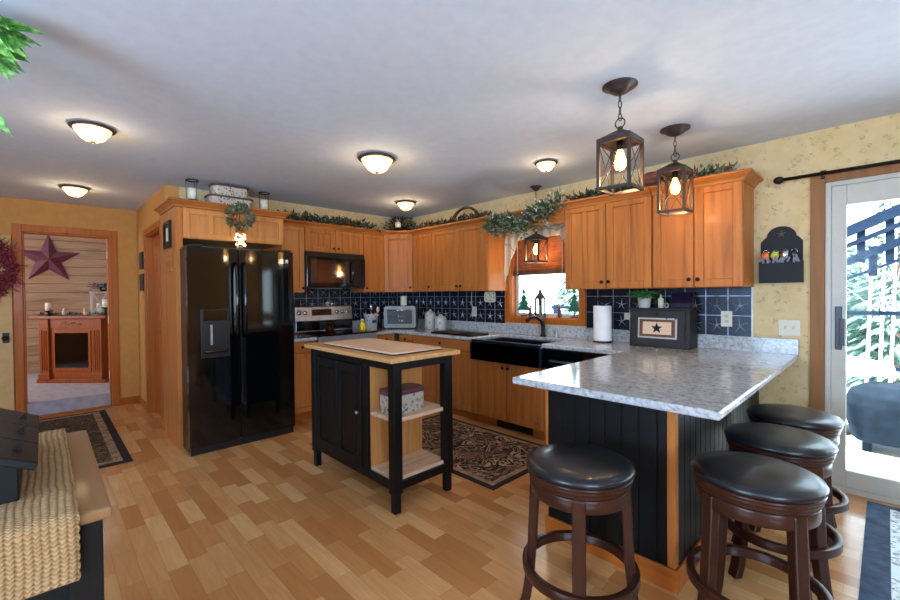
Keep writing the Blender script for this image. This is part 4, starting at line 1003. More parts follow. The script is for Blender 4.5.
# ------------------------------------------------------------------ worktop items
t0 = thing('toaster_oven', (.38, -.37, CT), 'silver toaster oven in the corner of the countertop', 'toaster oven')
m = MB(); hw = .205; m.prism([(-hw, -.15, 0.015), (-hw+.012, -.15, 0.0), (hw-.012, -.15, 0), (hw, -.15, .015), (hw, -.15, .225), (hw-.02, -.15, .245), (-hw+.02, -.15, .245), (-hw, -.15, .225)], (0, .29, 0))
bodyv = m.bm.verts[:]; m.build('body', 'toaster_steel', None)
toast = [bpy.data.objects[-1]] if False else [o for o in COL.objects if o.name.startswith('body') and o.parent is None]
def place_local(o, par):
    o.parent = par; ORG[o.as_pointer()] = ORG[par.as_pointer()]
for o in toast: place_local(o, t0)
def loc_part(m, name, mat, par, bevel=0):
    o = m.build(name, mat, None, bevel=bevel); place_local(o, par); return o
dr = loc_part(B(-hw+.03, hw-.03, -.156, -.15, .03, .21), 'door', 'toaster_steel', t0, .002)
loc_part(B(-hw+.045, hw-.045, -.158, -.156, .045, .19), 'door_glass', 'oven_glass', t0)
m = MB(); m.tube([(-hw+.05, -.185, .2), (hw-.05, -.185, .2)], .007); m.box(-hw+.055, -hw+.065, -.185, -.156, .196, .204); m.box(hw-.065, hw-.055, -.185, -.156, .196, .204); loc_part(m, 'handle', 'chrome', t0)
m = MB()
for z in (.075, .09, .12, .135): m.tube([(-hw+.05, -.159, z), (hw-.05, -.159, z)], .0018, 4)
loc_part(m, 'rack', 'chrome', t0)
for x in (-.16, .16):
    for y in (-.12, .11): m = MB(); m.lathe(x, y, [(.012, -.012), (.012, 0)], 10); loc_part(m, 'foot', 'black_plastic', t0)
t0.location = (.36, -.35, CT+.013); t0.rotation_euler = (0, 0, R(44)); t0.scale = (1.02, 1, 1.16)
t0 = thing('white_canister', (.30, -.26, CT+.297), 'white cylinder standing on top of the toaster oven', 'canister')
m = MB(); m.lathe(.30, -.26, [(.043, CT+.298), (.045, CT+.305), (.045, CT+.42), (.04, CT+.43), (0, CT+.43)], 20); m.build('body', 'wax', t0)
# utensil crock
t0 = thing('utensil_crock', (.34, -.80, CT), 'grey stoneware crock with blue mark holding cooking utensils', 'crock')
cx, cy = .30, -.79
m = MB(); m.lathe(cx, cy, [(.066, CT), (.086, CT+.17), (.099, CT+.19), (.099, CT+.2), (.09, CT+.2), (.076, CT+.17), (.05, CT+.02), (0, CT+.02)], 28, cap=False); m.build('pot', 'stoneware', t0)
m = MB(); m.box(cx+.074, cx+.084, cy-.035, cy+.025, CT+.09, CT+.13); m.build('emblem', 'blue_ink', t0)
def utensil(dx, dy, h, mat, lab, head):
    t = thing('cooking_utensil', (cx, cy, CT+.1), lab, 'utensil', 'utensils in the stoneware crock')
    a = (cx+dx*.3, cy+dy*.3, CT+.03); b = (cx+dx, cy+dy, CT+h)
    m = MB(); m.tube([a, b], .006, 6); m.build('handle', mat, t); m = MB(); m.ball(b, .03, 10, sc=head); m.build('head', mat, t)
utensil(-.03, -.06, .29, 'black_plastic', 'black slotted spoon, leftmost in the stoneware crock', (.4, 1, 1.3)); utensil(.02, -.01, .29, 'chrome', 'steel spatula standing in the middle of the stoneware crock', (.3, .6, 1.3))
utensil(.02, .03, .27, 'black_plastic', 'black ladle in the stoneware crock behind the wooden spoon', (.4, 1, 1.2)); utensil(.05, .07, .26, 'board', 'wooden spoon, rightmost in the stoneware crock', (.4, .8, 1.3))
t0 = thing('black_bottle', (.12, -.45, CT), 'dark bottle behind the crock beside the toaster oven', 'bottle'); m = MB(); m.lathe(.15, -.56, [(.035, CT), (.036, CT+.13), (.014, CT+.17), (.014, CT+.22), (0, CT+.22)], 16); m.build('body', 'black_plastic', t0)
m = MB(); m.lathe(.15, -.56, [(.016, CT+.2205), (.016, CT+.235), (0, CT+.236)], 12); m.build('cap', 'black_metal', t0)
# soap / oil bottle
t0 = thing('oil_bottle', (.50, -.97, .917), 'small yellow oil bottle on the right edge of the cooktop', 'bottle')
m = MB(); m.lathe(.50, -1.045, [(.036, .9165), (.038, .925), (.038, 1.005), (.016, 1.02), (.016, 1.03), (0, 1.03)], 18); m.build('body', 'yellow_soap', t0); m = MB(); m.lathe(.50, -1.045, [(.018, 1.031), (.018, 1.055), (0, 1.056)], 12); m.build('cap', 'white_plastic', t0)
# jar on the cooktop
t0 = thing('candle_jar', (.28, -1.40, .916), 'amber candle jar with dark lid on the cooktop', 'candle')
m = MB(); m.lathe(.28, -1.36, [(.045, .916), (.05, .922), (.05, .985), (.042, 1.0)], 20, cap=False); m.build('jar', 'amber_glass', t0)
m = MB(); m.lathe(.28, -1.36, [(.042, .918), (.042, .96), (0, .96)], 18); m.build('wax', 'copper', t0); m = MB(); m.lathe(.28, -1.36, [(.045, 1.0), (.045, 1.02), (0, 1.022)], 18); m.build('lid', 'black_metal', t0)
t0 = thing('spoon_rest', (.35, -1.52, .916), 'black spoon rest on the left of the cooktop', 'spoon rest'); m = MB(); m.lathe(.42, -1.55, [(.0, .9165), (.05, .9165), (.07, .935), (.066, .937), (.045, .922), (0, .921)], 20, cap=False, sx=1.2); m.build('dish', 'black_gloss', t0)
# shakers on back panel
for y, mt, lab in ((-1.20, 'chrome', 'right-hand chrome shaker on the range back panel'), (-1.26, 'white_plastic', 'white shaker on the range back panel')):
    t = thing('shaker', (.035, y, 1.216), lab, 'shaker', 'shakers on top of the range'); m = MB(); m.lathe(.035, y, [(.018, 1.216), (.022, 1.24), (.014, 1.265)], 14); m.build('body', mt, t); m = MB(); m.lathe(.035, y, [(.0155, 1.2655), (.015, 1.28), (0, 1.285)], 14); m.build('cap', 'chrome', t)
t0 = thing('black_figurine', (.035, -1.64, 1.216), 'small black rooster figurine at the left end of the range panel', 'figurine'); m = MB(); m.lathe(.035, -1.64, [(.02, 1.216), (.028, 1.235), (.018, 1.26), (.01, 1.275), (0, 1.285)], 14, sx=.6); m.build('body', 'black_metal', t0)
m = MB(); m.leafshape((.035, -1.66, 1.245), (0, -1, 1), .04, .02, (1, 0, 0)); m.build('tail', 'black_metal', t0)
# stoneware canisters
for x, y, h, r, lab in ((.80, -.22, .255, .072, 'taller grey stoneware canister with blue pattern beside the backsplash'), (1.02, -.24, .20, .075, 'shorter grey stoneware canister with knob lid beside the griddle')):
    t = thing('stoneware_canister', (x, y, CT), lab, 'canister', 'stoneware canisters on the counter'); s = h
    m = MB(); m.lathe(x, y, [(r*.9, CT), (r, CT+.01), (r, CT+s*.72), (r*.85, CT+s*.8)], 24); m.build('pot', 'stoneware', t)
    m = MB(); m.lathe(x, y, [(r*.9, CT+s*.801), (r*.88, CT+s*.84), (r*.3, CT+s*.9), (r*.22, CT+s*.93), (r*.3, CT+s*.97), (0, CT+s)], 24); m.build('lid', 'stoneware', t)
# griddle board on the counter
t0 = thing('griddle', (1.5, -.42, CT), 'long brown and black stove-top griddle board on the counter', 'griddle')
B(1.24, 1.88, -.60, -.32, CT, CT+.018).build('tray', 'black_metal', t0, bevel=.004); B(1.27, 1.62, -.57, -.35, CT+.018, CT+.024).build('insert', 'brown', t0, bevel=.002)
# outlets
def plate(name, cat, x, y, z, w, h, label, par=None, mat='white_plastic', kind=0, group=None):
    t = thing(name, (x, y, z), label, cat, group); B(x-w/2, x+w/2, y-.006, y, z-h/2, z+h/2).build('cover_plate', mat, t, bevel=.002)
    if kind == 0:
        for dz in (-.02, .02): m = MB(); m.box(x-.014, x+.014, y-.008, y-.006, z+dz-.013, z+dz+.013); m.box(x-.006, x-.004, y-.0085, y-.008, z+dz-.004, z+dz+.006, mi=1); m.box(x+.004, x+.006, y-.0085, y-.008, z+dz-.004, z+dz+.006, mi=1); m.build('socket', ['white_paint', 'black_plastic'], t)
    else:
        for k in range(kind): xx = x+(k-(kind-1)/2)*.046; B(xx-.005, xx+.005, y-.014, y-.006, z-.012, z+.012).build('toggle', 'white_paint', t)
    return t
plate('wall_outlet', 'outlet', 1.385, -.0105, 1.13, .075, .12, 'white wall outlet on the backsplash below the left wall cabinets')
plate('wall_outlet', 'outlet', 4.04, -.0105, 1.135, .075, .12, 'ivory wall outlet on the backsplash right of the bread box')
plate('wall_outlet', 'outlet', 3.30, -.0105, 1.13, .12, .06, 'horizontal wall outlet plate between paper towels and bread box')
plate('light_switch', 'switch', 4.42, 0, 1.085, .125, .115, 'double light switch plate on wallpaper right of the countertop', kind=2)
t0 = thing('wall_plaque', (1.63, -.012, 1.3), 'small cream floral plaque hanging under the left wall cabinets', 'plaque'); poly(rr(1.64, 1.31, .17, .12, .03), 0, .01)
m = MB(); m.prism([(x, -.011, z) for x, z in rr(1.64, 1.31, .17, .125, .03)], (0, -.012, 0)); m.build('panel', 'plaque', t0)
t0 = thing('power_cord', (1.36, -.02, 1.2), 'thin white cord running from outlet up to the cabinet', 'cord'); m = MB(); m.tube([(1.385, -.022, 1.155), (1.36, -.03, 1.2), (1.355, -.03, 1.3), (1.36, -.03, 1.376)], .004, 6); m.build('cord', 'white_plastic', t0)
# paper towels
px, py = 3.10, -.15
t0 = thing('paper_towel_holder', (px, py, CT), 'black metal paper towel stand beside the sink', 'paper towel holder')
m = MB(); m.lathe(px, py, [(.085, CT), (.085, CT+.008), (.0, CT+.012)], 28, cap=False); m.build('base', 'black_metal', t0)
m = MB(); m.tube([(px, py, CT+.01), (px, py, CT+.34)], .006); m.tube([(px+.02*sin(a)*1.6, py, CT+.37+.03*cos(a)) for a in [k*pi/8 for k in range(16)]], .006, 6, True); m.tube([(px, py, CT+.33), (px-.03, py, CT+.35), (px-.045, py, CT+.40)], .006); m.tube([(px, py, CT+.33), (px+.03, py, CT+.35), (px+.045, py, CT+.40)], .006); m.build('rod', 'black_metal', t0)
t0 = thing('paper_towel_roll', (px, py, CT+.013), 'white paper towel roll on the black stand', 'paper towels'); m = MB(); m.lathe(px, py, [(.018, CT+.013), (.078, CT+.013), (.079, CT+.02), (.079, CT+.325), (.077, CT+.33), (.018, CT+.33), (.018, CT+.013)], 32, cap=False); m.build('roll', 'paper', t0)
# bread box
t0 = thing('bread_box', (3.62, -.15, CT), 'weathered black wooden bread box with star panel door', 'bread box')
x0, x1, y0, y1 = 3.385, 3.845, -.245, -.035; z1 = CT+.305
m = MB(); m.prism([(x0, y1, CT), (x0, y0, CT), (x0, y0+.02, z1), (x0, y1, z1)], (x1-x0, 0, 0)); m.build('body', 'weathered', t0, bevel=.003)
B(x0-.012, x1+.018, y0+.0, y1, z1, z1+.014).build('top', 'weathered', t0, bevel=.003)
m = MB()
def fr(z): return y0+.02*(z-CT)/.305
def slab(xa, xb, za, zb, o0, o1, mi=0):
    q = [m.bm.verts.new(p) for p in ((xa, fr(za)-o0, za), (xb, fr(za)-o0, za), (xb, fr(zb)-o0, zb), (xa, fr(zb)-o0, zb), (xa, fr(za)-o1, za), (xb, fr(za)-o1, za), (xb, fr(zb)-o1, zb), (xa, fr(zb)-o1, zb))]
    for f in ((3, 2, 1, 0), (4, 5, 6, 7), (0, 1, 5, 4), (1, 2, 6, 5), (2, 3, 7, 6), (3, 0, 4, 7)): m.bm.faces.new([q[i] for i in f]).material_index = mi
slab(x0+.015, x1-.03, CT+.015, z1-.01, 0, .012); dr = m.build('door', 'weathered', t0, bevel=.002)
m = MB(); slab(x0+.075, x1-.085, CT+.075, CT+.24, .012, .018); m.build('panel_frame', 'stoneware', dr)
m = MB(); slab(x0+.088, x1-.098, CT+.088, CT+.228, .018, .020); m.build('panel', 'brown', dr)
m = MB(); slab(x0+.115, x1-.125, CT+.108, CT+.208, .020, .0215); m.build('panel_center', 'board', dr)
m = MB(); cxs, czs = (x0+x1)/2-.005, CT+.158; st = []
for k in range(10):
    a = pi/2+k*pi/5; r_ = .046 if k % 2 == 0 else .019; st.append((cxs+cos(a)*r_, fr(czs+sin(a)*r_)-.0216, czs+sin(a)*r_))
m.prism(st, (0, -.002, 0)); m.build('star', 'black_paint', dr)
m = MB(); m.ball((cxs, fr(CT+.27)-.02, CT+.272), .011, 8); m.build('knob', 'black_metal', dr)
zt = z1+.014
t0 = thing('potted_herb', (3.46, -.13, zt), 'green leafy herb in a whitewashed pot on the bread box', 'potted plant')
m = MB(); m.lathe(3.47, -.14, [(.045, zt), (.055, zt+.085), (.05, zt+.085), (.045, zt+.06), (0, zt+.06)], 20, cap=False); m.build('pot', 'stoneware', t0)
m = MB()
for k in range(240):
    a = random.uniform(0, 2*pi); r = random.uniform(0, .085); m.leafshape((3.47+cos(a)*r*1.3, -.15+sin(a)*r*.8, zt+.08+random.uniform(0, .06)), (cos(a), sin(a)*.7, random.uniform(-.2, .6)), .04, .022, (0, 0, 1))
m.build('foliage', 'fern_green', t0)
t0 = thing('small_bottle', (3.62, -.15, zt), 'small cream pump bottle on the bread box', 'bottle'); m = MB(); m.lathe(3.605, -.15, [(.022, zt), (.022, zt+.075), (.008, zt+.085), (.006, zt+.11), (0, zt+.112)], 16); m.build('body', 'cream', t0)
t0 = thing('ring_ornament', (3.65, -.17, zt), 'tiny white ring shaped ornament beside the pump bottle', 'ornament'); m = MB(); m.tube([(3.655+cos(a)*.014, -.17, zt+.022+sin(a)*.018) for a in [k*pi/8 for k in range(16)]], .004, 6, True); m.build('ring', 'white_paint', t0)
t0 = thing('digital_frame', (3.76, -.12, zt), 'black tablet-like digital frame leaning on the bread box', 'digital frame')
m = MB(); m.prism([(3.675, -.155, zt), (3.845, -.155, zt), (3.845, -.12, zt+.125), (3.675, -.12, zt+.125)], (0, .015, .004)); m.build('case', 'black_plastic', t0, bevel=.002)
m = MB(); m.prism([(3.687, -.1555-.001, zt+.012), (3.833, -.1555-.001, zt+.012), (3.833, -.1235-.001, zt+.116), (3.687, -.1235-.001, zt+.116)], (0, -.001, 0)); m.build('screen', 'screen', t0)
B(3.74, 3.78, -.14, -.08, zt, zt+.006).build('stand', 'black_plastic', t0)
t0 = thing('dark_jar', (3.555, -.16, zt), 'short dark canister beside the potted herb', 'jar'); m = MB(); m.lathe(3.553, -.11, [(.024, zt), (.024, zt+.09), (0, zt+.092)], 16); m.build('body', 'black_plastic', t0); m = MB(); m.lathe(3.553, -.11, [(.025, zt+.0925), (.025, zt+.105), (0, zt+.107)], 16); m.build('lid', 'black_metal', t0)
# key rack
t0 = thing('key_rack', (4.375, -.02, 1.4), 'black arched wooden key rack with pocket on the wallpaper', 'key rack')
pts = [(4.255, 1.41), (4.495, 1.41), (4.495, 1.70), (4.47, 1.73)]+[(4.375+.085*cos(a), 1.735+.075*sin(a)) for a in [k*pi/10 for k in range(11)]]+[(4.28, 1.73), (4.255, 1.70)]
m = MB(); m.prism([(x, -.001, z) for x, z in pts], (0, -.012, 0)); m.build('back_board', 'black_paint', t0, bevel=.002)
m = MB(); m.box(4.25, 4.50, -.055, -.043, 1.405, 1.56); m.box(4.25, 4.262, -.043, -.013, 1.405, 1.56); m.box(4.488, 4.50, -.043, -.013, 1.405, 1.56); m.box(4.262, 4.488, -.043, -.013, 1.405, 1.417); m.build('pocket', 'black_paint', t0, bevel=.002)
m = MB(); st = []
for k in range(10):
    a = pi/2+k*pi/5; r_ = .03 if k % 2 == 0 else .009; st.append((4.375+cos(a)*r_, -.0132, 1.755+sin(a)*r_))
m.prism(st, (0, -.003, 0)); m.build('star', 'brown', t0)
for k, (x, mt, lab) in enumerate(((4.29, 'orange', 'orange tag key bunch, leftmost on the key rack'), (4.345, 'lime', 'yellow-green tag key bunch on the key rack'), (4.40, 'chrome', 'silver key bunch in the middle of the key rack'), (4.45, 'black_plastic', 'black fob key bunch, rightmost on the key rack'))):
    t = thing('key_bunch', (x, -.03, 1.6), lab, 'keys', 'key bunches on the key rack')
    m = MB(); m.tube([(x+cos(a)*.016, -.028, 1.625+sin(a)*.016) for a in [j*pi/6 for j in range(12)]], .002, 5, True); m.build('ring', 'chrome', t)
    m = MB(); m.ball((x, -.06, 1.60), .026, 10, sc=(1, .35, 1.1)); m.build('fob', mt, t)
    m = MB()
    for j in range(4):
        a = random.uniform(-.7, .7); m.bar((x+.008*(j-1.5), -.058-.003*j, 1.60), (x+.008*(j-1.5)+sin(a)*.05, -.06-.003*j, 1.60-cos(a)*.055), .012, .002, (0, 1, 0))
    m.build('keys', 'key_metal', t)
    m = MB(); m.tube([(x, -.013, 1.642), (x, -.03, 1.64), (x, -.032, 1.648)], .0022, 5); m.build('hook', 'black_metal', t0)

# ------------------------------------------------------------------ rugs
def rug(name, label, x0, x1, y0, y1, mf, mb_, mt, b=.10, h=.008):
    t = thing(name, ((x0+x1)/2, (y0+y1)/2, 0), label, 'rug')
    poly([(x0, y0), (x1, y0), (x1, y1), (x0, y1)], .0005, h).build('border', mb_, t, bevel=.002)
    poly([(x0+b*.5, y0+b*.5), (x1-b*.5, y0+b*.5), (x1-b*.5, y1-b*.5), (x0+b*.5, y1-b*.5)], h, h+.0008).build('band', mt, t)
    poly([(x0+b, y0+b), (x1-b, y0+b), (x1-b, y1-b), (x0+b, y1-b)], h+.0008, h+.0016).build('field', mf, t)
    return t
rug('area_rug', 'black and beige floral rug on floor between island and sink', 1.45, 3.04, -1.63, -.67, 'rug_floral', 'rug_black', 'rug_tan', .085)
rug('area_rug', 'dark leaf-patterned runner rug on floor at the den doorway', -1.55, .62, -4.1, -3.31, 'rug_dark', 'rug_black', 'rug_tan', .12)
t0 = thing('door_mat', (5.3, -.8, 0), 'navy edged pale patterned mat in front of the sliding door', 'rug')
poly([(4.82, -1.9), (6.0, -1.9), (6.0, -.07), (4.82, -.07)], .0005, .009).build('border', 'mat_blue', t0, bevel=.002)
for k, (a, b) in enumerate(((4.92, 5.0), (5.01, 5.2), (5.21, 5.6), (5.61, 5.9))): poly([(a, -1.85), (b, -1.85), (b, -.13), (a, -.13)], .009, .0105).build('stripe', 'mat_pale', t0)

# ------------------------------------------------------------------ foreground chest with runner and bin
t0 = thing('storage_chest', (3.25, -4.2, 0), 'black chest with brown plank top in the left foreground', 'chest')
CH = .86
poly([(2.86, -4.75), (3.655, -4.75), (3.655, -3.713), (2.86, -3.713)], CH-.028, CH).build('top', 'chest_top', t0, bevel=.008)
B(2.89, 3.60, -4.72, -3.735, .02, CH-.028).build('body', 'black_paint', t0, bevel=.003)
for q in ((3.60, 3.625, -3.79, -3.728), (3.60, 3.625, -4.72, -4.66), (2.875, 2.89, -3.80, -3.735), (2.875, 2.89, -4.72, -4.66)): B(*q, 0, CH-.028).build('corner_post', 'black_paint', t0, bevel=.003)
for z0, z1 in ((CH-.09, CH-.028), (.05, .13)): B(3.60, 3.618, -4.66, -3.80, z0, z1).build('front_rail', 'black_paint', t0, bevel=.003)
t0 = thing('jute_runner', (3.2, -4.0, CH), 'braided jute runner draped over the foreground chest', 'runner')
def run(u, v):
    y = -4.45+v*(4.45-3.772)+.0015*sin(u*130)*(1 if v > .97 else 0); 
    s = u*1.42; 
    segs = s
    if s < .14: return (2.845, y, CH-.13+s+.006*sin(y*40)*0)
    s -= .14
    if s < .03: return (2.845+s*.9, y, CH+.008+min(s, .006)*0)
    if s < .80: return (2.862+(s-.03)*1.035, y, CH+.009)
    s -= .80; a = min(s/.05, 1)*pi/2
    if s < .05: return (3.659+.012*sin(a), y, CH+.009-.014*(1-cos(a)))
    return (3.671+.002*sin(y*25), y, CH-.005-(s-.05)*.30)
m = MB(); m.grid(run, 160, 40); m.build('cloth', 'jute', t0, solid=.013)
t0 = thing('slant_top_bin', (3.3, -4.0, CH+.016), 'black slant-lid wooden bin with three pointed knobs on the jute runner', 'bin')
zb = CH+.016
m = MB(); m.prism([(3.06, -3.868, zb), (3.06, -3.868, zb+.085), (3.06, -4.25, zb+.27), (3.06, -4.25, zb)], (.45, 0, 0)); m.build('body', 'black_paint', t0, bevel=.003)
lw = .54/3; sl = Vector((0, -.40, .195))
for k in range(3):
    xa = 3.033+k*lw; xb = xa+lw-.004
    p0 = Vector((xa, -3.842, zb+.078)); n_ = Vector((0, .195, .40)).normalized()*.018
    m = MB(); m.prism([p0, p0+Vector((lw-.004, 0, 0)), p0+Vector((lw-.004, 0, 0))+n_, p0+n_], sl); li = m.build('lid', 'black_paint', t0, bevel=.003)
    c_ = p0+Vector((lw/2, 0, 0))+n_+sl*.09
    m = MB(); nn = n_.normalized(); q = [m.bm.verts.new(c_+Vector((a*.009, 0, 0))+sl.normalized()*b*.009) for a, b in ((-1, -1), (1, -1), (1, 1), (-1, 1))]; ap = m.bm.verts.new(c_+nn*.02)
    for j in range(4): m.bm.faces.new((q[j], q[(j+1) % 4], ap))
    m.bm.faces.new(q[::-1]); m.build('knob', 'black_metal', li)
# indoor tree (upper left leaves)
t0 = thing('indoor_tree', (2.35, -4.3, 0), 'green leafy branches of an indoor tree at upper left', 'plant')
m = MB(); m.lathe(2.4, -4.35, [(.12, 0), (.17, .3), (.16, .3), (.14, .26), (0, .26)], 24, cap=False); m.build('pot', 'brown', t0)
m = MB(); m.tube([(2.4, -4.35, .25), (2.42, -4.3, .9), (2.4, -4.25, 1.6), (2.44, -4.12, 2.05), (2.52, -3.98, 2.3)], [.025, .022, .018, .012, .006], 8); m.tube([(2.4, -4.25, 1.6), (2.48, -4.15, 1.8), (2.52, -4.02, 1.95)], [.014, .009, .005], 6); m.build('trunk', 'bark', t0)
m = MB()
for k in range(34):
    c = Vector((2.53+random.uniform(-.05, .05), -3.97+random.uniform(-.06, .03), 2.36+random.uniform(-.07, .07)))
    m.bigleaf(c, (random.uniform(.0, .8), random.uniform(.1, .9), random.uniform(-1.4, .1)), random.uniform(.12, .17), .042, (1, -1, .4))
for k in range(60):
    c = Vector((2.42+random.uniform(-.15, .08), -4.2+random.uniform(-.15, .11), random.uniform(1.6, 2.3)))
    m.bigleaf(c, (random.uniform(-.5, .7), random.uniform(-.9, .4), random.uniform(-1.2, .2)), random.uniform(.11, .15), .04, (1, -1, .4))
m.bigleaf((2.56, -3.955, 2.07), (.3, .4, -1.0), .12, .038, (1, -1, .4)); m.build('foliage', 'fresh_green', t0)

# ------------------------------------------------------------------ den contents
t0 = thing('corner_fireplace', (-3.6, -3.4, .165), 'dark wood mantel fireplace with black firebox in the den', 'fireplace')
fz = .165; Wf = 1.02; Hf = .93
parts = []
m = MB(); m.box(-.48, .48, 0, .32, 0, Hf-.04); m.box(-.56, .56, -.04, .34, 0, .05); parts.append(loc_part(m, 'body', 'mantel_wood', t0, .004))
for sx in (-1, 1):
    m = MB(); m.box(sx*.43-.075, sx*.43+.075, -.035, 0, .05, Hf-.04); m.box(sx*.43-.09, sx*.43+.09, -.05, 0, .05, .13)
    for k in range(3): m.box(sx*.43-.045+k*.035, sx*.43-.025+k*.035, -.045, -.035, .18, Hf-.2)
    loc_part(m, 'pilaster', 'mantel_wood', t0, .004)
m = MB(); m.box(-.34, .34, -.012, 0, Hf-.17, Hf-.05); 
for k in range(9): m.ball((-.16+k*.04, -.012, Hf-.11+.012*sin(k*1.57)), .018, 8, sc=(1, .5, .7))
loc_part(m, 'frieze', 'mantel_wood', t0)
loc_part(B(-.62, .62, -.085, .34, Hf-.04, Hf), 'mantel_shelf', 'mantel_wood', t0, .008)
m = MB(); m.box(-.31, .31, -.012, -.0, .16, .72); loc_part(m, 'firebox_frame', 'mantel_wood', t0, .003)
m = MB(); m.box(-.27, .27, -.016, -.012, .21, .69); loc_part(m, 'firebox_glass', 'black_gloss', t0)
t0.location = (-2.93, -3.54, fz); t0.rotation_euler = (0, 0, R(45)); fire = t0; t0.scale = (.86, .86, 1)
def on_mantel(u, v=0.03):
    p = Matrix.Rotation(R(45), 3, 'Z') @ Vector((u, v, 0)); return (fire.location.x+p.x, fire.location.y+p.y, fz+Hf)
for u, lab, h in ((-.30, 'white pillar candle on black stand, left side of the mantel', .05), (.50, 'white pillar candle on tall black stand, right side of the mantel', .09)):
    x, y, z = on_mantel(u, -.02); z += .001
    t = thing('pillar_candle', (x, y, z), lab, 'candle', 'candles on the den mantel')
    m = MB(); m.lathe(x, y, [(.045, z), (.04, z+.012), (.012, z+.02), (.012, z+h), (.055, z+h+.012), (.055, z+h+.02), (0, z+h+.02)], 18); m.build('stand', 'black_metal', t); m = MB(); m.lathe(x, y, [(.038, z+h+.021), (.038, z+h+.13), (0, z+h+.13)], 18); m.build('wax', 'wax', t)
x, y, z = on_mantel(.30, .12); lantern_box('white_lantern', x, y, z+.001, .20, .33, 'white_paint', 'white wooden lantern with crossed sides on the den mantel')
t0 = garland('mantel_garland', 'green garland lying along the den mantel', [on_mantel(-.5, .02), on_mantel(0, .04), on_mantel(.5, .02)], 260, .05, .035, ['garland_green'], 0)
for u, lab, mt in ((-.06, 'small white bird figurine left of centre on the mantel', 'white_paint'), (.23, 'pale figurine beside the mantel lantern', 'board')):
    x, y, z = on_mantel(u, -.04); t = thing('bird_figurine', (x, y, z), lab, 'figurine', 'figurines on the den mantel'); m = MB(); m.ball((x, y, z+.04), .035, 12, sc=(.8, .8, 1.1)); m.build('body', mt, t); m = MB(); m.ball((x, y, z+.088), .02, 10); m.build('head', mt, t)
t0 = thing('blue_greenery', on_mantel(.33, .14), 'dark blue-green sprig bunch above the white den lantern', 'plant'); x, y, z = on_mantel(.33, .14); m = MB()
for k in range(120):
    a = random.uniform(0, 2*pi); r = random.uniform(0, .13); m.leafshape((x+cos(a)*r, y+sin(a)*r, z+.345+random.uniform(0, .10)), (cos(a), sin(a), random.uniform(-.2, .8)), .07, .03, (0, 0, 1))
m.build('foliage', 'blue_leaf', t0); m = MB(); m.lathe(x, y, [(.03, z+.332), (.04, z+.36), (0, z+.36)], 10); m.build('pick', 'black_metal', t0)
# barn star
t0 = thing('barn_star', (-4.37, -3.73, 1.98), 'large burgundy metal barn star on the plank wall', 'star')
m = MB(); cy_, cz_ = -3.745, 1.96; Ro, Ri = .41, .16; X = -4.398
ctr = m.bm.verts.new((X+.09, cy_, cz_)); rim = []
for k in range(10):
    a = pi/2+k*pi/5; r_ = Ro if k % 2 == 0 else Ri; rim.append(m.bm.verts.new((X+.002, cy_+cos(a)*r_, cz_+sin(a)*r_)))
for k in range(10): m.bm.faces.new((rim[k], rim[(k+1) % 10], ctr))
m.bm.faces.new(rim[::-1]); m.build('star_body', 'barn_red', t0)
# berry wreath on the cream door
t0 = thing('berry_wreath', (XL+.06, -4.25, 1.8), 'dark red berry wreath hanging on the cream door', 'wreath')
m = MB(); wc = Vector((XL+.11, -4.31, 1.66)); m.tube([wc+Vector((0, cos(a)*.23, sin(a)*.28)) for a in [k*pi/16 for k in range(32)]], .02, 8, True); m.build('ring', 'grapevine', t0)
m = MB()
for k in range(1700):
    a = random.uniform(0, 2*pi); c = wc+Vector((random.uniform(-.045, .06), cos(a)*random.uniform(.15, .31), sin(a)*random.uniform(.2, .37)))
    g = bmesh.ops.create_icosphere(m.bm, subdivisions=1, radius=.010)
    for v in g['verts']: v.co += c
m.build('berries', 'red_berry', t0)
m = MB()
for k in range(90):
    a = random.uniform(0, 2*pi); c = wc+Vector((.02, cos(a)*.25, sin(a)*.3)); d_ = Vector((random.uniform(0, .5), cos(a)+random.uniform(-.6, .6), sin(a)+random.uniform(-.6, .6))).normalized(); m.tube([c, c+d_*random.uniform(.08, .15)], .003, 4)
m.build('twigs', 'red_berry', t0)

# ------------------------------------------------------------------ outdoors
t0 = struct(B(-2, 9, .12, 3.2, -.22, -.12).build('ground_deck', 'snow'))
struct(B(-14, 20, 3.2, 30, -1.6, -1.5).build('ground_yard', 'snow'))
def ptY(u, v, Y):
    d = fw*FPX+rt2*(u-450)+up2*(300-v); s = (Y-CY)/d.y; return Vector((CX, CY, CZ))+d*s
# deck stair structure going up to the right
t0 = thing('deck_stair', (5, 2.8, 1.9), 'blue-grey metal stair stringers and rails rising outside the glass door', 'stair')
def sl_beam(z0, w, name, x0=4.0, x1=7.0, y=2.8, k=.42):
    m = MB(); m.bar((x0, y, z0), (x1, y, z0+(x1-x0)*k), .05, w, (0, 0, 1)); m.build(name, 'deck_metal', t0)
# left edge at X where pixel 847 maps for Y=2.8
a = ptY(847, 226, 2.8); b = ptY(900, 203, 2.8); K = (b.z-a.z)/(b.x-a.x)
for v, w, nm in ((232, .14, 'stringer'), (246, .06, 'rail'), (262, .10, 'stringer'), (279, .035, 'rail')):
    p = ptY(847, v, 2.8); x0 = 4.2; m = MB(); m.bar((x0, 2.8, p.z-(p.x-x0)*K), (6.4, 2.8, p.z+(6.4-p.x)*K), .05, w*.8, (0, 0, 1)); m.build(nm, 'deck_metal', t0)
for u, v0, v1 in ((861, 222, 262), (873, 246, 276), (890, 215, 262)):
    p = ptY(u, v0, 2.8); q = ptY(u, v1, 2.8); m = MB(); m.bar((p.x, 2.83, p.z), (p.x, 2.83, q.z), .07, .05, (0, 1, 0)); m.build('baluster', 'deck_metal', t0)
m = MB(); m.box(6.35, 6.45, 2.75, 2.85, -.12, 3.6); m.build('post', 'deck_metal', t0)
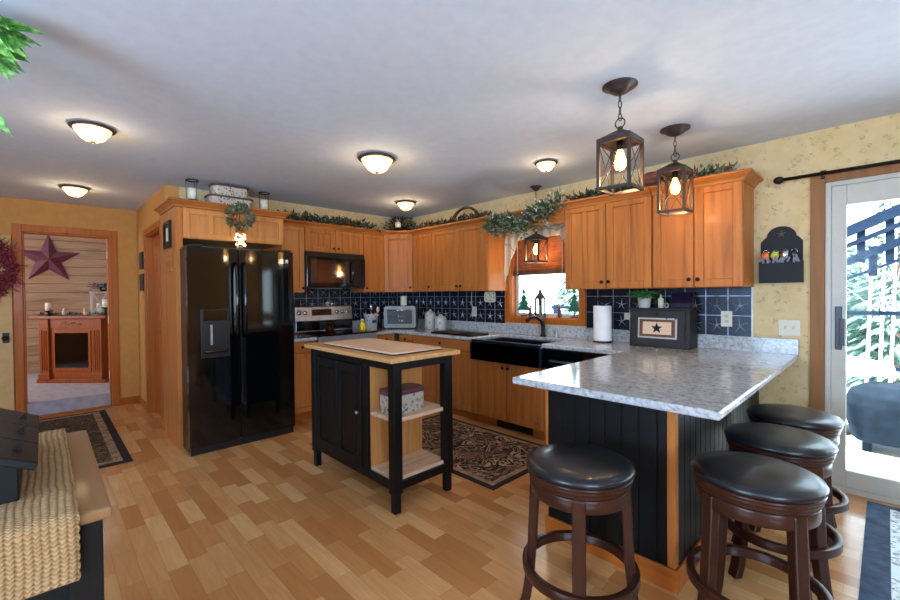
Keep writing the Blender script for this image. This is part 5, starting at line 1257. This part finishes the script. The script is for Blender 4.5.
m = MB(); m.box(4.15, 4.25, 2.75, 2.85, -.12, 2.0); m.build('post', 'deck_metal', t0)
t0 = thing('deck_railing', (4.5, 3.1, 0), 'blue-grey railing along the snowy deck edge', 'railing')
zr = ptY(870, 313, 3.1).z; zl = ptY(870, 367, 3.1).z
m = MB(); m.box(.5, 7.5, 3.08, 3.12, zr-.025, zr+.025); m.build('top_rail', 'deck_metal', t0); m = MB(); m.box(.5, 7.5, 3.08, 3.12, zl-.02, zl+.02); m.build('bottom_rail', 'deck_metal', t0)
for x in (.6, 2.2, 3.9, 5.6, 7.3): m = MB(); m.box(x-.04, x+.04, 3.06, 3.14, -.12, zr+.05); m.build('post', 'deck_metal', t0)
# covered grill and patio table
t0 = thing('covered_grill', (5.08, 1.75, -.12), 'dark blue-grey covered grill on the deck outside the door', 'grill')
def gr(u, v):
    a = u*2*pi; prof = [(0, .60), (.30, .59), (.42, .52), (.46, .42), (.44, .26), (.40, .10)]; f = v*(len(prof)-1); i = min(int(f), len(prof)-2); q = f-i
    r = prof[i][0]*(1-q)+prof[i+1][0]*q; z = prof[i][1]*(1-q)+prof[i+1][1]*q
    c, s = cos(a), sin(a); n = 4; k = (abs(c)**n+abs(s)**n)**(-1/n)
    return (5.08+c*k*r*1.0+.01*sin(a*9)*v, 1.75+s*k*r*.7, z-.12)
m = MB(); m.grid(gr, 48, 20); m.build('cover', 'grill_cover', t0)
for dx in (-.3, .3):
    m = MB(); m.box(5.08+dx-.03, 5.08+dx+.03, 1.55, 1.9, -.12, .02); m.build('leg', 'grill_cover', t0)
t0 = thing('patio_table', (4.2, 1.9, -.12), 'snow-topped round patio table outside the door', 'table')
m = MB(); m.lathe(4.45, 2.2, [(0, .52), (.5, .52), (.52, .54), (.5, .6), (.3, .64), (0, .65)], 36, cap=False); m.build('table_top', 'snow', t0)
m = MB(); m.lathe(4.45, 2.2, [(.25, -.12), (.25, -.09), (.04, -.06), (.04, .52)], 16); m.build('pedestal', 'weathered', t0)
# trees
def conifer(x, y, h, r, lab, gr):
    t = thing('snowy_conifer', (x, y, -1.5), lab, 'tree', gr)
    m = MB(); m.lathe(x, y, [(.12, -1.5), (.02, -1.5+h)], 8); m.build('trunk', 'bark', t)
    m = MB()
    for k in range(1500):
        f = random.random()**1.2; z = -1.0+f*(h-.5); rr_ = r*(1-f)*random.uniform(.6, 1); a = random.uniform(0, 2*pi)
        m.leafshape((x+cos(a)*rr_*.7, y+sin(a)*rr_*.7, z), (cos(a), sin(a), -.35), rr_*.38+.1, .14*(1-f)+.08, (0, 0, 1))
    m.build('boughs', 'outdoor_green', t)
def birch(x, y, h, lab):
    t = thing('birch_tree', (x, y, -1.5), lab, 'tree', 'slender bare birches beyond the deck')
    m = MB(); m.tube([(x, y, -1.5), (x+.06, y, .5), (x+.15, y, h)], [.035, .028, .01], 8)
    m.build('trunk', 'birch', t); m = MB()
    for k in range(22):
        z = random.uniform(.8, h-.2); a = random.uniform(0, 2*pi); L = random.uniform(.3, .8); b0 = Vector((x+.05+.1*(z/h), y, z)); m.tube([b0, b0+Vector((cos(a)*L, sin(a)*L, L*.8))], [.012, .003], 4)
    m.build('branches', 'birch', t)
conifer(5.1, 13, 6.5, 1.8, 'snowy evergreen beyond the deck, seen through the glass door', 'snowy evergreens in the yard')
conifer(3.6, 15, 6.2, 1.9, 'snowy evergreen left of the deck stair, beyond the railing', 'snowy evergreens in the yard')
conifer(4.2, 19, 5.2, 2.0, 'distant snowy evergreen, behind the others in the middle of the glass door view', 'snowy evergreens in the yard')
conifer(6.9, 17, 5.6, 1.8, 'snowy evergreen farthest right beyond the deck', 'snowy evergreens in the yard')
conifer(-3.4, 12, 5.0, 1.4, 'snowy evergreen seen through the kitchen window, right side', 'snowy evergreens in the yard')
conifer(-6.0, 15, 5.2, 1.6, 'snowy evergreen seen through the kitchen window, left side', 'snowy evergreens in the yard')
for i, (u, lab) in enumerate(((870, 'leftmost slender birch beyond the deck railing'), (883, 'middle slender birch beyond the deck railing'), (894, 'rightmost slender birch beyond the deck railing'))):
    p = ptY(u, 360, 8.5+i*.5); birch(p.x-.08, p.y, 4.2, lab)
